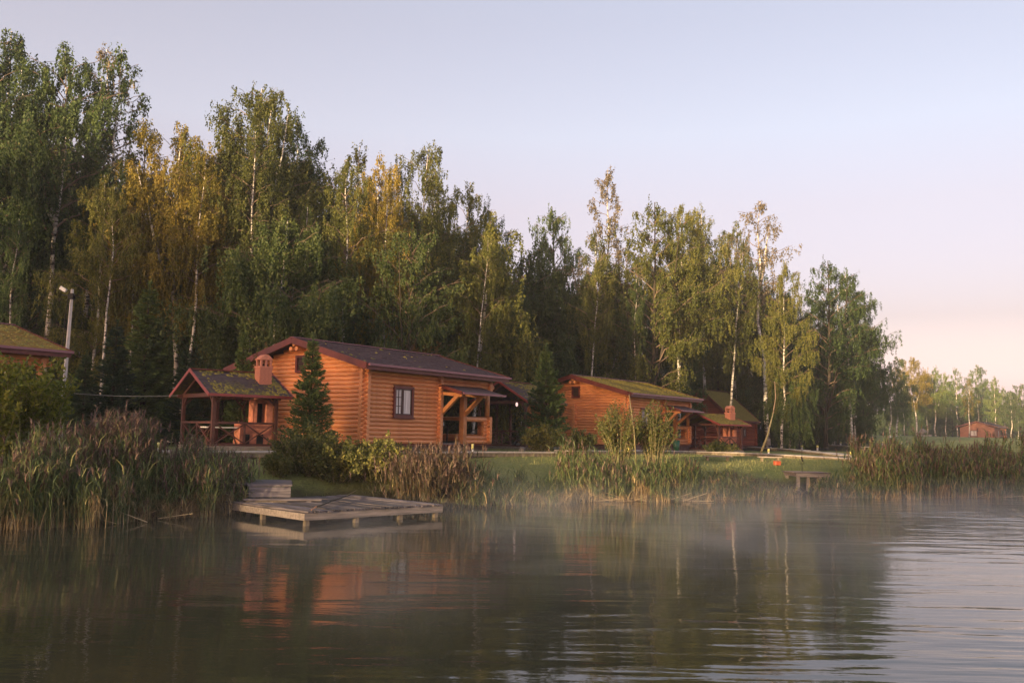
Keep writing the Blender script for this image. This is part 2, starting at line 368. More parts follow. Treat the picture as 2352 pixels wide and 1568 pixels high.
def fwater(nt, b):
    b.inputs['Base Color'].default_value = (.046, .045, .026, 1); b.inputs['Roughness'].default_value = .015
    b.inputs['IOR'].default_value = 1.333; b.inputs['Specular IOR Level'].default_value = .5
    # long low ripples running roughly across the view, stronger near the camera and to the right, plus fine chop
    w = noise(nt, 1, 2, coord='World', mapscale=(.32, 1.25, 1), rough=.45, dist=.5, rot=.0)
    w2 = noise(nt, 1, 2, coord='World', mapscale=(.9, 4.2, 1), rough=.45)
    w3 = noise(nt, 1, 3, coord='World', mapscale=(5, 12, 1), rough=.5)
    calm = noise(nt, 1, 2, coord='World', mapscale=(.11, .13, 1))
    gm = N(nt, 'ShaderNodeNewGeometry'); sp = N(nt, 'ShaderNodeSeparateXYZ'); nt.links.new(gm.outputs['Position'], sp.inputs[0])
    # a breeze ruffles the near water and the open water to the right; the rest lies calm
    m1 = N(nt, 'ShaderNodeMapRange'); m1.inputs['From Min'].default_value = 12.0; m1.inputs['From Max'].default_value = 8.0; m1.inputs['To Min'].default_value = 0; m1.inputs['To Max'].default_value = .9
    nt.links.new(sp.outputs['Y'], m1.inputs[0])
    mA = N(nt, 'ShaderNodeMapRange'); mA.inputs['From Min'].default_value = -4; mA.inputs['From Max'].default_value = 1; mA.inputs['To Min'].default_value = .15; nt.links.new(sp.outputs['X'], mA.inputs[0])
    mB = N(nt, 'ShaderNodeMath', operation='MULTIPLY'); nt.links.new(m1.outputs[0], mB.inputs[0]); nt.links.new(mA.outputs[0], mB.inputs[1])
    m2 = N(nt, 'ShaderNodeMath', operation='MULTIPLY_ADD'); m2.inputs[1].default_value = -.30; nt.links.new(sp.outputs['Y'], m2.inputs[0]); nt.links.new(sp.outputs['X'], m2.inputs[2])
    m3 = N(nt, 'ShaderNodeMapRange'); m3.inputs['From Min'].default_value = -1.2; m3.inputs['From Max'].default_value = 2.2; nt.links.new(m2.outputs[0], m3.inputs[0])
    m4 = N(nt, 'ShaderNodeMath', operation='MAXIMUM'); nt.links.new(mB.outputs[0], m4.inputs[0]); nt.links.new(m3.outputs[0], m4.inputs[1])
    mx = N(nt, 'ShaderNodeMath', operation='MAXIMUM'); mx.inputs[1].default_value = .10; nt.links.new(m4.outputs[0], mx.inputs[0])
    cr = ramp2(nt, calm.outputs[0], [(.40, (.12, .12, .12)), (.62, (1, 1, 1))])
    def mul(a, bb):
        m = N(nt, 'ShaderNodeMath', operation='MULTIPLY')
        for i, v in enumerate((a, bb)):
            if isinstance(v, (int, float)): m.inputs[i].default_value = v
            else: nt.links.new(v, m.inputs[i])
        return m.outputs[0]
    def addm(a, bb):
        m = N(nt, 'ShaderNodeMath', operation='ADD'); nt.links.new(a, m.inputs[0]); nt.links.new(bb, m.inputs[1]); return m.outputs[0]
    h = addm(mul(w.outputs[0], .9), mul(w2.outputs[0], .30))
    h = mul(mul(h, mx.outputs[0]), cr.outputs[0])
    h = addm(h, addm(mul(w.outputs[0], .12), mul(w3.outputs[0], .022)))
    bump(nt, b, h, 1.0, .060)
WATER = mat('pond_water', fwater)
wm = MB(); wm.add([(-300, -300, 0), (300, -300, 0), (300, 60, 0), (-300, 60, 0)], [(0, 1, 2, 3)])
setp(wm.build('water', WATER), kind='structure')

exec_parts = []
# ------------------------------------------------------------------ cabins
ROW = .158
def _logmesh(m, n=10):
    b = MB(); b.tube([(0, 0, 0), (.5, 0, 0), (1, 0, 0)], 1.0, n); return b.mesh('log', m, True)
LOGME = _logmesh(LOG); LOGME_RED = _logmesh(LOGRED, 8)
def logpiece(p0, p1, r, parent, me, name='log'):
    p0 = Vector(p0); p1 = Vector(p1); d = p1 - p0
    o = bpy.data.objects.new(name, me); COL.objects.link(o); o.parent = parent
    o.location = p0; o.scale = (d.length, r, r); o.rotation_euler = d.to_track_quat('X', 'Z').to_euler()
    return o
def cut(a, b, z, holes):
    segs = [(a, b)]
    for h0, h1, z0, z1 in holes:
        if z0 < z < z1:
            ns = []
            for s0, s1 in segs:
                if h1 <= s0 or h0 >= s1: ns.append((s0, s1)); continue
                if h0 - s0 > .05: ns.append((s0, h0))
                if s1 - h1 > .05: ns.append((h1, s1))
            segs = ns
    return segs
def window(parent, s0, s1, z0, z1, y=-.12, axis='x', style=0):
    """framed two-leaf window; sits in the plane y = const (axis x) or x = const (axis y)"""
    def P(u, v, w): return (u, v, w) if axis == 'x' else (v, u, w)
    def bx(mb, u0, u1, v0, v1, w0, w1):
        a = P(u0, v0, w0); b = P(u1, v1, w1)
        mb.box(min(a[0], b[0]), max(a[0], b[0]), min(a[1], b[1]), max(a[1], b[1]), w0, w1)
    t = .085; m = MB()
    bx(m, s0 - t, s0 + .01, y - .03, y + .10, z0 - t, z1 + t); bx(m, s1 - .01, s1 + t, y - .03, y + .10, z0 - t, z1 + t)
    bx(m, s0 + .01, s1 - .01, y - .027, y + .10, z1, z1 + t); bx(m, s0 + .01, s1 - .01, y - .027, y + .10, z0 - t, z0)
    fr = m.build('window', TRIM, parent)
    if style == 1:                                   # small shuttered loft opening
        q = MB()
        for k in range(6):
            zz = z0 + .02 + (z1 - z0) * k / 6
            bx(q, s0, s1, y + .01, y + .04, zz, zz + (z1 - z0) / 6 - .035)
        q.build('louvre', DARKFR, fr)
        q = MB(); bx(q, s0, s1, y + .05, y + .07, z0, z1); q.build('pane', BLACK, fr); return fr
    mid = s0 + (s1 - s0) * .45; q = MB()
    bx(q, s0, s0 + .05, y, y + .05, z0, z1); bx(q, s1 - .05, s1, y, y + .05, z0, z1); bx(q, mid - .05, mid + .05, y, y + .05, z0, z1)
    bx(q, s0 + .05, s1 - .05, y + .002, y + .05, z0, z0 + .05); bx(q, s0 + .05, s1 - .05, y + .002, y + .05, z1 - .05, z1)
    q.build('sash', DARKFR, fr)
    q = MB(); zl = (z1 - z0)
    bx(q, (s0 + mid) / 2 - .012, (s0 + mid) / 2 + .012, y + .012, y + .03, z0 + .05, z1 - .05)
    for k in (1, 2): bx(q, s0 + .05, mid - .05, y + .010, y + .03, z0 + zl * k / 3 - .012, z0 + zl * k / 3 + .012)
    q.build('glazing_bar', DARKFR, fr)
    q = MB(); bx(q, s0 + .04, mid - .04, y + .035, y + .045, z0 + .04, z1 - .04); q.build('pane', CURTAIN, fr)
    q = MB(); bx(q, mid + .04, s1 - .04, y + .035, y + .045, z0 + .04, z1 - .04); q.build('pane', CURTAIN, fr)
    q = MB(); bx(q, s0 - t - .03, s1 + t + .03, y - .06, y - .03, z0 - t - .05, z0 - t - .004); q.build('window_sill', TRIM, fr)
    return fr

def roof_slopes(root, W, os_, of, Lr, he, hr, mat_, detail, thick=.07, moss=None, seed=1):
    rng = random.Random(seed); run = W / 2 + os_; ridge = (W / 2, he + hr)
    rf = MB()
    for sgn in (0, 1):
        y0 = -os_ if sgn == 0 else W + os_
        v = [(-of, y0, he - .10), (Lr, y0, he - .10), (Lr, W / 2, he + hr - .10), (-of, W / 2, he + hr - .10),
             (-of, y0, he - .03), (Lr, y0, he - .03), (Lr, W / 2, he + hr - .03), (-of, W / 2, he + hr - .03)]
        rf.add(v, [(0, 3, 2, 1), (4, 5, 6, 7), (0, 1, 5, 4), (1, 2, 6, 5), (2, 3, 7, 6), (3, 0, 4, 7)])
    roof = rf.build('roof', mat_, root)
    # overlapping shingle courses with uneven tabs
    sh = MB(); nrow = detail[0]; ncol = detail[1]
    for sgn in (0, 1):
        y0 = -os_ - .03 if sgn == 0 else W + os_ + .03
        for i in range(nrow):
            f0 = i / nrow; f1 = min(1, (i + 1.25) / nrow)
            ya, yb = y0 + (W / 2 - y0) * f0, y0 + (W / 2 - y0) * f1
            za, zb = he - .03 + hr * f0, he - .03 + hr * f1
            off = (i % 2) * .5
            for j in range(-1, ncol + 1):
                x0 = -of - .02 + (Lr + of + .04) * max(0, (j + off)) / ncol; x1 = -of - .02 + (Lr + of + .04) * min(ncol, j + 1 + off) / ncol - .006
                if x1 <= x0 + .02: continue
                dz = rng.uniform(.020, .034)
                sh.add([(x0, ya, za), (x1, ya, za), (x1, yb, zb), (x0, yb, zb), (x0, ya, za + dz), (x1, ya, za + dz), (x1, yb, zb + .008), (x0, yb, zb + .008)],
                       [(4, 5, 6, 7), (0, 1, 5, 4), (1, 2, 6, 5), (3, 0, 4, 7)])
    s = sh.build('shingle', mat_, roof); s['kind'] = 'stuff'
    cap = MB(); cap.beam((-of - .02, W / 2, he + hr + .01), (Lr + .02, W / 2, he + hr + .01), .22, .035); cap.build('ridge_cap', GUTTER if detail[0] > 14 else TRIM, roof)
    if moss:
        n = moss; mb = MB()
        for _ in range(n):
            x = rng.uniform(-of + .3, Lr - .1); f_ = rng.random() ** .8; y = -os_ + run * f_; z = he + hr * f_ + .0
            if math.sin(x * 1.7 + seed) + math.sin(f_ * 7 + x) * .8 + rng.uniform(-.8, .8) < -.2: continue
            r = rng.uniform(.03, .09); h = rng.uniform(.02, .05); a = rng.random() * 6
            vs_ = [(x + r * math.cos(a + k * 1.257), y + r * math.sin(a + k * 1.257), z + hr / run * r * math.sin(a + k * 1.257) - .005) for k in range(5)] + [(x, y, z + h)]
            mb.add(vs_, [(k, (k + 1) % 5, 5) for k in range(5)])
        m_ = mb.build('moss', MOSS, roof); m_['kind'] = 'stuff'
    return roof
MOSS = leafmat('moss', (.09, .08, .012), (.19, .155, .022), (.30, .23, .03), 0, 2)

def cabin(name, label, loc, ang, W=6.71, Lh=4.1, he=2.856, hr=1.083, Lr=8.05, os_=.61, of=.58, roofm=None, lod=0,
          win=None, loft=True, seam=False, red=False, porch=True, moss=None, detail=(27, 26), canopy=True):
    root = empty('log_cabin', loc, R(90) - ang); setp(root, label, 'cabin', 'log cabins by the pond')
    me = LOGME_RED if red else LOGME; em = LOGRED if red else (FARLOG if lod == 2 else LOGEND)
    Wh = W; P = Lr - .55                                      # porch end
    nr = 17 if lod < 2 else 0; r = .087; top = nr * ROW
    # plinth
    m = MB(); m.box(-.05, Lh + .05, -.05, W + .05, -.6, -.02); m.box(Lh + .052, P, .02, W - .02, -.6, -.03)
    m.build('plinth', PLINTH, root)
    m = MB(); m.box(-.12, P + .06, -.12, W + .12, -.075, -.018); m.build('sill_board', TRIM, root)
    wins = win or [(1.55, 2.55, .98, 2.05)]
    core = MB(); c = .045
    core.box(c, Lh - c, c, W - c, -.02, he - .25); 
    core.add([(c, c, he - .25), (c, W - c, he - .25), (c, W / 2, he + hr - .22), (Lh - c, c, he - .25), (Lh - c, W - c, he - .25), (Lh - c, W / 2, he + hr - .22)],
             [(0, 2, 1), (3, 4, 5), (0, 3, 5, 2), (1, 2, 5, 4)])
    wall = core.build('wall', em, root)
    loftw = (W / 2 - .28, W / 2 + .28, he - .22, he + .44)
    if lod < 2:
        for i in range(nr + 1):
            z = (i + .5) * ROW
            for y in (0, W):
                if z > he - .12: continue
                for a, b in cut(-.22, Lh + .2, z, wins if y == 0 else []):
                    logpiece((a, y, z), (b, y, z), r, wall, me)
        for i in range(nr + 9):
            z = i * ROW + (.02 if i == 0 else 0)
            sl_ = hr / (W / 2 + os_)
            lim = he - .16
            for x in (0, Lh):
                if x == Lh and lod > 0 and i % 2: pass
                y0, y1 = -.22, W + .22
                if z > lim - .1:
                    ins = (z + .08 - (he - .10) ) / sl_ - os_
                    y0, y1 = max(-.22 if z < lim else 0.0, ins), min(W + .22 if z < lim else W, W - ins)
                    if y1 - y0 < .3: continue
                for a, b in cut(y0, y1, z, [loftw] if (x == 0 and loft) else []):
                    logpiece((x, a, z), (x, b, z), r, wall, me)
        if seam:                                             # stacked log ends of the cross wall, half way along the gable
            for i in range(14):
                z = (i + .5) * ROW + .06
                logpiece((-.30, W / 2 + .02, z), (.02, W / 2 + .02, z), r * 1.02, wall, me, 'log_end')
    if loft: window(root, loftw[0] + .08, loftw[1] - .08, loftw[2] + .08, loftw[3] - .08, -.10, 'y', 1)
    for w in wins: window(root, w[0] + .085, w[1] - .085, w[2] + .085, w[3] - .085)
    # purlin ends under the gable
    for (y, z) in ((W / 2, he + hr - .25), (W / 2 - .16, he + hr - .42), (W / 2 + .16, he + hr - .42)):
        if lod == 0: logpiece((-of + .08, y, z), (.02, y, z), .085, root, me, 'purlin')
    rf = roof_slopes(root, W, os_, of, Lr, he, hr, roofm or ROOFA, detail, moss=moss)
    # barge boards, eave fascia and gutter, soffit
    m = MB()
    for xx in (-of - .02, Lr + .02):
        for sgn in (0, 1):
            y0 = -os_ - .02 if sgn == 0 else W + os_ + .02
            m = MB(); m.beam((xx, y0, he - .10), (xx, W / 2, he + hr - .10), .035, .24); m.build('barge_board', TRIM, rf)
    m = MB()
    for y in (-os_ - .02, W + os_ + .02): m = MB(); m.beam((-of, y, he - .12), (Lr, y, he - .12), .03, .20); m.build('fascia', TRIM, rf)
    m = MB()
    for y in (-os_ - .085, W + os_ + .085): m = MB(); m.beam((-of + .05, y, he - .045), (Lr + .05, y, he - .045), .10, .085); m.build('gutter', GUTTER, rf)
    if porch:
        zt = he - .22
        for y in (0, W):
            for k in (0, 1):
                logpiece((Lh - .1, y, zt - .06 - k * .17), (P + .12 + .12 * k, y, zt - .06 - k * .17), .10, root, me, 'porch_beam')
        for k in (0, 1): logpiece((P - .1, -.2, zt - .14 - k * .17), (P - .1, W + .2, zt - .14 - k * .17), .10, root, me, 'porch_beam')
        for k in range(3): logpiece((P - .1, .5 + k * .0 + .6 * k, he - .1 + .17 * k), (P - .1, W - .5 - .6 * k, he - .1 + .17 * k), .09, root, me, 'porch_beam')
        for y in (0, W):
            o = MB().tube([(0, 0, 1.18), (0, 0, zt - .37)], .105, 10).build('post', em, root, True); o.location = (P - .12, y, 0)
            if y == 0:
                o = MB(); o.box(-.11, .11, -.11, .11, 0, zt - .32); o = o.build('post', em, root); o.location = (Lh + 1.62, y - .02, 0)
        for y in (0, W):
            for zz in (.09, .25, .41):
                if zz > .3: continue
                logpiece((Lh + 1.7 if y == 0 else Lh, y, zz), (P + .12, y, zz), .10, root, me, 'rail_log')
            logpiece((Lh + 1.7 if y == 0 else Lh, y, 1.02), (P + .14, y, 1.02), .10, root, me, 'rail_log')
            for k in range(4): logpiece((P - .42, y, .41 + k * .15), (P + .14, y, .41 + k * .15), .088, root, me, 'rail_log')
        for k in range(7): logpiece((P - .12, -.22, .17 + k * .15), (P - .12, .45 if 1 < k < 6 else W + .2, .17 + k * .15), .09, root, me, 'rail_log')
        m = MB(); m.box(Lh + .03, P, .1, W - .1, -.03, .03); m.build('porch_floor', GREYWOOD, root)
        # short inner wall beside the door, seen through the porch opening
        m = MB(); m.box(Lh + .1, Lh + 1.35, 1.32, 1.48, .03, he - .3); iw = m.build('inner_wall', em, root)
        if lod == 0:
            for i in range(16): logpiece((Lh + .1, 1.32, .1 + i * ROW), (Lh + 1.35, 1.32, .1 + i * ROW), .09, iw, me)
        if canopy:
            s0, s1, pr = Lh + .12, Lh + 2.75, 1.05
            m = MB(); v = [(s0 - .15, .0, 2.32), (s1, .0, 2.32), (s1, -pr - .2, 1.98), (s0 - .15, -pr - .2, 1.98)]
            v = v + [(a, b, c + .06) for a, b, c in v]
            m.add(v, [(0, 3, 2, 1), (4, 5, 6, 7), (0, 1, 5, 4), (1, 2, 6, 5), (2, 3, 7, 6), (3, 0, 4, 7)])
            cr = m.build('canopy', ROOFA, root)
            m = MB(); m.beam((s0 - .12, -pr - .25, 2.0), (s1 + .05, -pr - .25, 2.0), .09, .08); m.build('gutter', GUTTER, cr)
            m = MB(); m.beam((s0 - .17, .0, 2.34), (s0 - .17, -pr - .2, 2.0), .03, .14); m.build('barge_board', TRIM, cr)
            for ss in (s0, Lh + 1.62):
                m = MB(); m.beam((ss, -.08, 1.18), (ss, -pr + .05, 1.97), .13, .15); m.build('brace', em, root)
                m = MB(); m.beam((ss, .0, 2.02), (ss, -pr - .1, 1.93), .12, .13); m.build('brace', em, root)
            m = MB(); m.box(Lh + .02, Lh + .20, -.14, .04, -.02, 2.1); m.build('post', em, root)
    return root

A_LOC, A_ANG = Vector((-5.286, 32.752, 1.428)), .6191
cabA = cabin('log_cabin', 'large orange log cabin with a purple brown roof and curtained window behind the stone gazebo path', A_LOC, A_ANG, moss=50, detail=(27, 30), win=[(1.42, 2.52, 1.0, 2.16)])
cabA['label'] = 'nearest orange log cabin, clean purple-brown roof and curtained window'
B_LOC, B_ANG = Vector((6.467, 50.706, 1.404)), .6659
cabB = cabin('log_cabin', 'middle orange log cabin with moss-covered roof and seam of log ends up its gable', B_LOC, B_ANG, roofm=ROOFB, seam=True, moss=2600, lod=0, detail=(20, 22), win=[(1.42, 2.5, 1.0, 2.1)])
L_ANG = .62; gl = at_depth(162, 808, 30.0)
lv, gv = Vector((math.sin(L_ANG), math.cos(L_ANG), 0)), Vector((-math.cos(L_ANG), math.sin(L_ANG), 0))
L_LOC = gl - lv * 8.05 + gv * .61; L_LOC.z = gl.z - 2.83
cabL = cabin('log_cabin', 'golden-mossed log cabin cut off at the left edge, behind leafy shrubs', L_LOC, L_ANG, roofm=ROOFL, moss=1500, lod=0, detail=(20, 22), canopy=False)
# dark cabin tucked behind: steep mossy roof
cc = ground_hit(1682, 1027)
cc = at_depth(1682, 1026, 72.0); C_LOC = Vector((cc.x, cc.y, cc.z + .15))
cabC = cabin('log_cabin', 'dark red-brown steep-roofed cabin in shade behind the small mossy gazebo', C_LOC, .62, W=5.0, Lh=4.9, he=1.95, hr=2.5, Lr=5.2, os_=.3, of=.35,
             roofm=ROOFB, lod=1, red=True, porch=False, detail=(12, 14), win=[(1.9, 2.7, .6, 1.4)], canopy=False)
def far_cabin(px, py, Y, ang, label, win=None):
    p = at_depth(px, py, Y)
    return cabin('log_cabin', label, p, ang, roofm=ROOFF, lod=2, moss=None, detail=(8, 10), win=win or [(1.4, 2.5, .9, 2.1)], loft=False, canopy=False)
cabD = far_cabin(1965, 999, 150, .55, 'small distant cabin with grey roof partly hidden behind the dark round spruce')
cabE = far_cabin(2286, 1012, 185, .75, 'distant orange cabin under the far trees, its base hidden by the right-hand reeds')
w = window(cabE, 3.4, 4.6, .9, 2.0, -.12, 'y')

# ------------------------------------------------------------------ gazebos and ovens
def gazebo(label, loc, rz, L=2.3, D=2.8, hp=1.80, hr=.80, ov=.30, roofm=ROOFG, detail=(12, 14), moss=900, roofgap=None, rail_open=False, back_rail=True, seed=3):
    """x along the ridge (eave side at y=0 faces the camera), y into the depth"""
    root = empty('gazebo', loc, rz); setp(root, label, 'gazebo', 'garden gazebos beside the cabins')
    m = MB(); m.box(-.1, L + .1, -.1, D + .1, -.40, .02); m.build('floor_slab', PALEWOOD, root)
    for x, y in ((0, 0), (L, 0), (0, D), (L, D), (L * .55, D)):
        m = MB(); m.box(-.055, .055, -.055, .055, .02, hp); o = m.build('post', GAZ, root); o.location = (x, y, 0)
    m = MB()
    for y in (0, D): m = MB(); m.beam((-.25, y, hp + .05), (L + .25, y, hp + .05), .10, .10); m.build('beam', GAZ, root)
    for x in (0, L): m = MB(); m.beam((x, -.25, hp + .06), (x, D + .25, hp + .06), .09, .13); m.build('beam', GAZ, root)
    s = .30
    for x, y in ((0, 0), (L, 0), (0, D), (L, D)):
        dx = 1 if x == 0 else -1; dy = 1 if y == 0 else -1
        m = MB(); m.beam((x, y, hp - s), (x + dx * s, y, hp), .05, .05, (0, 1, 0)); m.build('brace', GAZ, root); m = MB(); m.beam((x, y, hp - s), (x, y + dy * s, hp), .05, .05, (1, 0, 0)); m.build('brace', GAZ, root)
    # roof: ridge along x at y = D/2
    rt = empty_child = roof_slopes(root, D, ov + .12, .34, L + .40, hp + .08, hr, roofm, detail, moss=moss, seed=seed)
    m = MB()
    for xx in (-.36, L + .42):
        for y0 in (-ov - .14, D + ov + .14): m = MB(); m.beam((xx, y0, hp + .03), (xx, D / 2, hp + hr + .05), .03, .11); m.build('barge_board', GAZED, rt)
    for y0 in (-ov - .15, D + ov + .15): m = MB(); m.beam((-.36, y0, hp + .04), (L + .42, y0, hp + .04), .03, .09); m.build('fascia', GAZED, rt)
    # rafters under the near gable
    m = MB()
    for xx in (0.0, L * .5, L):
        for y0 in (-ov, D + ov): m = MB(); m.beam((xx, y0, hp - .03), (xx, D / 2, hp + hr - .07), .05, .08); m.build('rafter', GAZ, rt)
    # rails with crossed boards
    def rail(p, q, n):
        p = Vector(p); q = Vector(q); rl = MB(); rl.beam(p + Vector((0, 0, .80)), q + Vector((0, 0, .80)), .09, .07)
        rl.beam(p + Vector((0, 0, .07)), q + Vector((0, 0, .07)), .07, .07)
        ro = rl.build('rail', GAZ, root)
        for k in range(n):
            a = p.lerp(q, k / n); b = p.lerp(q, (k + 1) / n)
            for z0, z1, off in ((.10, .77, .0), (.77, .10, .022)):
                c = MB(); nrm = Vector(((q - p).y, -(q - p).x, 0)).normalized() * off
                c.beam(a + Vector((0, 0, z0)) + nrm, b + Vector((0, 0, z1)) + nrm, .03, .07, (q - p).cross(Vector((0, 0, 1)))); c.build('cross_board', GAZ, ro)
            if k:
                c = MB(); c.beam(a + Vector((0, 0, .08)), a + Vector((0, 0, .78)), .06, .06); c.build('baluster', GAZ, ro)
    rail((.05, 0, 0), (L - .05, 0, 0), 2)
    if not rail_open: rail((0, .05, 0), (0, D - .05, 0), 2)
    if back_rail: rail((.05, D, 0), (L - .05, D, 0), 2)
    return root
def oven(label, loc, rz, k=1.0, top=2.95, stack_z0=1.0):
    """brick grill with hearth, side worktop and chimney that passes through the roof"""
    root = empty('brick_oven', loc, rz); setp(root, label, 'outdoor oven', 'brick ovens of the gazebos')
    b = MB(); b.box(-.85 * k, .42 * k, -.28 * k, .28 * k, 0, .82 * k); base = b.build('oven_base', BRICK, root, bevel=.01)
    for x in (-.60, -.06):
        m = MB(); m.box((x - .13) * k, (x + .13) * k, -.30 * k, -.283 * k, .02, .44 * k); m.build('niche', BLACK, base)
    m = MB(); m.box((-.88) * k, .44 * k, -.31 * k, .30 * k, .822 * k, .87 * k); m.build('worktop', BRICK, root)
    m = MB(); m.box(.16 * k, .42 * k, -.28 * k, .28 * k, .872 * k, 1.62 * k); m.box(-.30 * k, -.20 * k, -.28 * k, .28 * k, .872 * k, 1.62 * k); m.box(-.198 * k, .158 * k, .2 * k, .28 * k, .872 * k, 1.62 * k)
    m.build('hearth', BRICK, root, bevel=.008)
    m = MB(); m.box(-.196 * k, .156 * k, .1 * k, .196 * k, .875 * k, 1.6 * k); m.build('hearth_back', BLACK, root)
    m = MB(); m.box(-.30 * k, .42 * k, -.285 * k, .285 * k, 1.622 * k, 1.72 * k); m.build('lintel', BRICK, root)
    # the stack in brick courses
    c = .10 * k; st = MB(); st.box(c - .24 * k, c + .24 * k, -.22 * k, .22 * k, 1.722 * k, top); stack = st.build('chimney', BRICK, root)
    nb = 0; z = top - 1.05 * k
    cb = _brick
    while z < top - .02:
        for face in range(2):
            for j in range(3):
                o = bpy.data.objects.new('brick', cb); COL.objects.link(o); o.parent = stack
                o.scale = (k, k, k)
                sh = (.08 if int(round((z) / .075)) % 2 else 0)
                if face == 0: o.location = (c + (-.16 + j * .16) * k + (sh - .04) * .5 * k, -.22 * k, z)
                else: o.location = (c - .24 * k, (-.145 + j * .145) * k, z); o.rotation_euler = (0, 0, R(90))
                nb += 1
        z += .075 * k
    m = MB(); m.box(c - .27 * k, c + .27 * k, -.25 * k, .25 * k, top, top + .06 * k); m.build('chimney_collar', BRICK, stack)
    m = MB()
    for sx in (-1, 0, 1):
        for sy in (-1, 1):
            if sx == 0: m.box(c - .035 * k, c + .035 * k, sy * .17 * k - .04 * k, sy * .17 * k + .04 * k, top + .062 * k, top + .30 * k)
            else: m.box(c + sx * .19 * k - .035 * k, c + sx * .19 * k + .035 * k, sy * .17 * k - .04 * k, sy * .17 * k + .04 * k, top + .062 * k, top + .30 * k)
    m.build('chimney_pillar', BRICK, stack)
    m = MB(); m.box(c - .14 * k, c + .14 * k, -.11 * k, .11 * k, top + .061 * k, top + .15 * k); m.build('flue', BLACK, stack)
    # round-topped cap
    pts = [(-.25, 0), (-.25, .05), (-.16, .13), (-.06, .20), (.06, .20), (.16, .13), (.25, .05), (.25, 0)]
    v = [(c + x * k, y, top + .302 * k + zz * k) for y in (-.23 * k, .23 * k) for x, zz in pts]; n = len(pts)
    m = MB(); m.add(v, [tuple(range(n)), tuple(range(2 * n - 1, n - 1, -1))] + [(i, i + n, (i + 1) % n + n, (i + 1) % n) for i in range(n)])
    m.build('chimney_cap', BRICK, stack)
    # red metal flashing at the roof
    m = MB(); m.beam((c - .27 * k, -.40 * k, top - 1.02 * k), (c - .27 * k, .05 * k, top - .62 * k), .02, .16 * k, (1, 0, 0)); m.beam((c - .26 * k, -.30 * k, top - 1.0 * k), (c + .28 * k, -.30 * k, top - 1.0 * k), .10 * k, .03)
    m.build('flashing', GAZED, stack)
    return root
_b = MB(); _b.box(-.073, .073, -.012, .01, .004, .070); _brick = _b.mesh('brick', BRICK)

# near gazebo, turned to the camera's left
gp = at_depth(640, 1036, 31.3); GA = Vector((-9.81, 30.0, gz(-9.8, 30.0) + .13))
g0 = ground_hit(536, 1040)
GAROT = R(40)
gazA = gazebo('brown gazebo with patchy mossy roof and crossed railings, left of the nearest cabin', GA, GAROT, L=2.21, D=2.7, hp=1.66, hr=.86)
c35, s35 = math.cos(GAROT), math.sin(GAROT)
def gl_(o, rz, x, y, z=0): return Vector((o.x + x * math.cos(rz) - y * math.sin(rz), o.y + x * math.sin(rz) + y * math.cos(rz), o.z + z))
ov1 = oven('pink brick garden oven whose arched chimney rises through the near gazebo roof', gl_(GA, GAROT, 1.90, .66, .02), GAROT, .92, 2.72)
t = empty('picnic_table', gl_(GA, GAROT, .62, .85, .02), GAROT); setp(t, 'white-topped picnic table behind the crossed railing of the near gazebo', 'table')
m = MB(); m.box(-.62, .62, -.32, .32, .60, .64); m.build('tabletop', WHITE, t)
for sx in (-.5, .5):
    m = MB(); m.beam((sx, -.25, 0), (sx, .25, .6), .06, .06, (1, 0, 0)); m.beam((sx + .061, .25, 0), (sx + .061, -.25, .6), .06, .06, (1, 0, 0)); m.build('leg', GAZ, t)
# gazebo half hidden behind the nearest cabin, with its lamp lit
GB = at_depth(1206, 1030, 45.5); GB.z = gz(GB.x, GB.y) + .1; GBR = R(52)
gazB = gazebo('dark shaded gazebo behind the nearest cabin porch, its lamp lit', GB, GBR, L=2.6, D=3.0, hp=2.2, hr=1.05, moss=500, rail_open=False, seed=5)
GC = at_depth(1650, 1034, 55.0); GC.z = gz(GC.x, GC.y) + .1; GCR = R(37)
gazC = gazebo('small gazebo with fully moss-green roof in front of the dark red cabin', GC, GCR, L=2.15, D=2.9, hp=1.5, hr=.68, roofm=ROOFB, moss=1100, seed=8)
ov2 = oven('red brick oven chimney poking through the moss-green gazebo roof', gl_(GC, GCR, 1.75, .62, .02), GCR, .95, 2.25)
lp = gl_(GB, GBR, -.42, .25, 2.13)
def femit(nt, b):
    b.inputs['Emission Color'].default_value = (1, .62, .55, 1); b.inputs['Emission Strength'].default_value = .5
    b.inputs['Base Color'].default_value = (.9, .7, .65, 1)
LAMPM = mat('lamp_glow', femit)
me = MB(); 
for k in range(1):
    pts = [(0, 0, -.10), (0, 0, -.09), (0, 0, -.05), (0, 0, 0), (0, 0, .05), (0, 0, .09), (0, 0, .11)]
    me.tube(pts, [.012, .035, .052, .058, .052, .035, .012], 12)
t = empty('globe_lamp', lp); setp(t, 'lit pinkish globe lamp under the eave of the shaded middle gazebo', 'lamp')
me.build('globe', LAMPM, t, True)
m = MB(); m.tube([(0, 0, .10), (0, 0, .17)], .03, 8); m.build('lamp_base', BLACK, t)

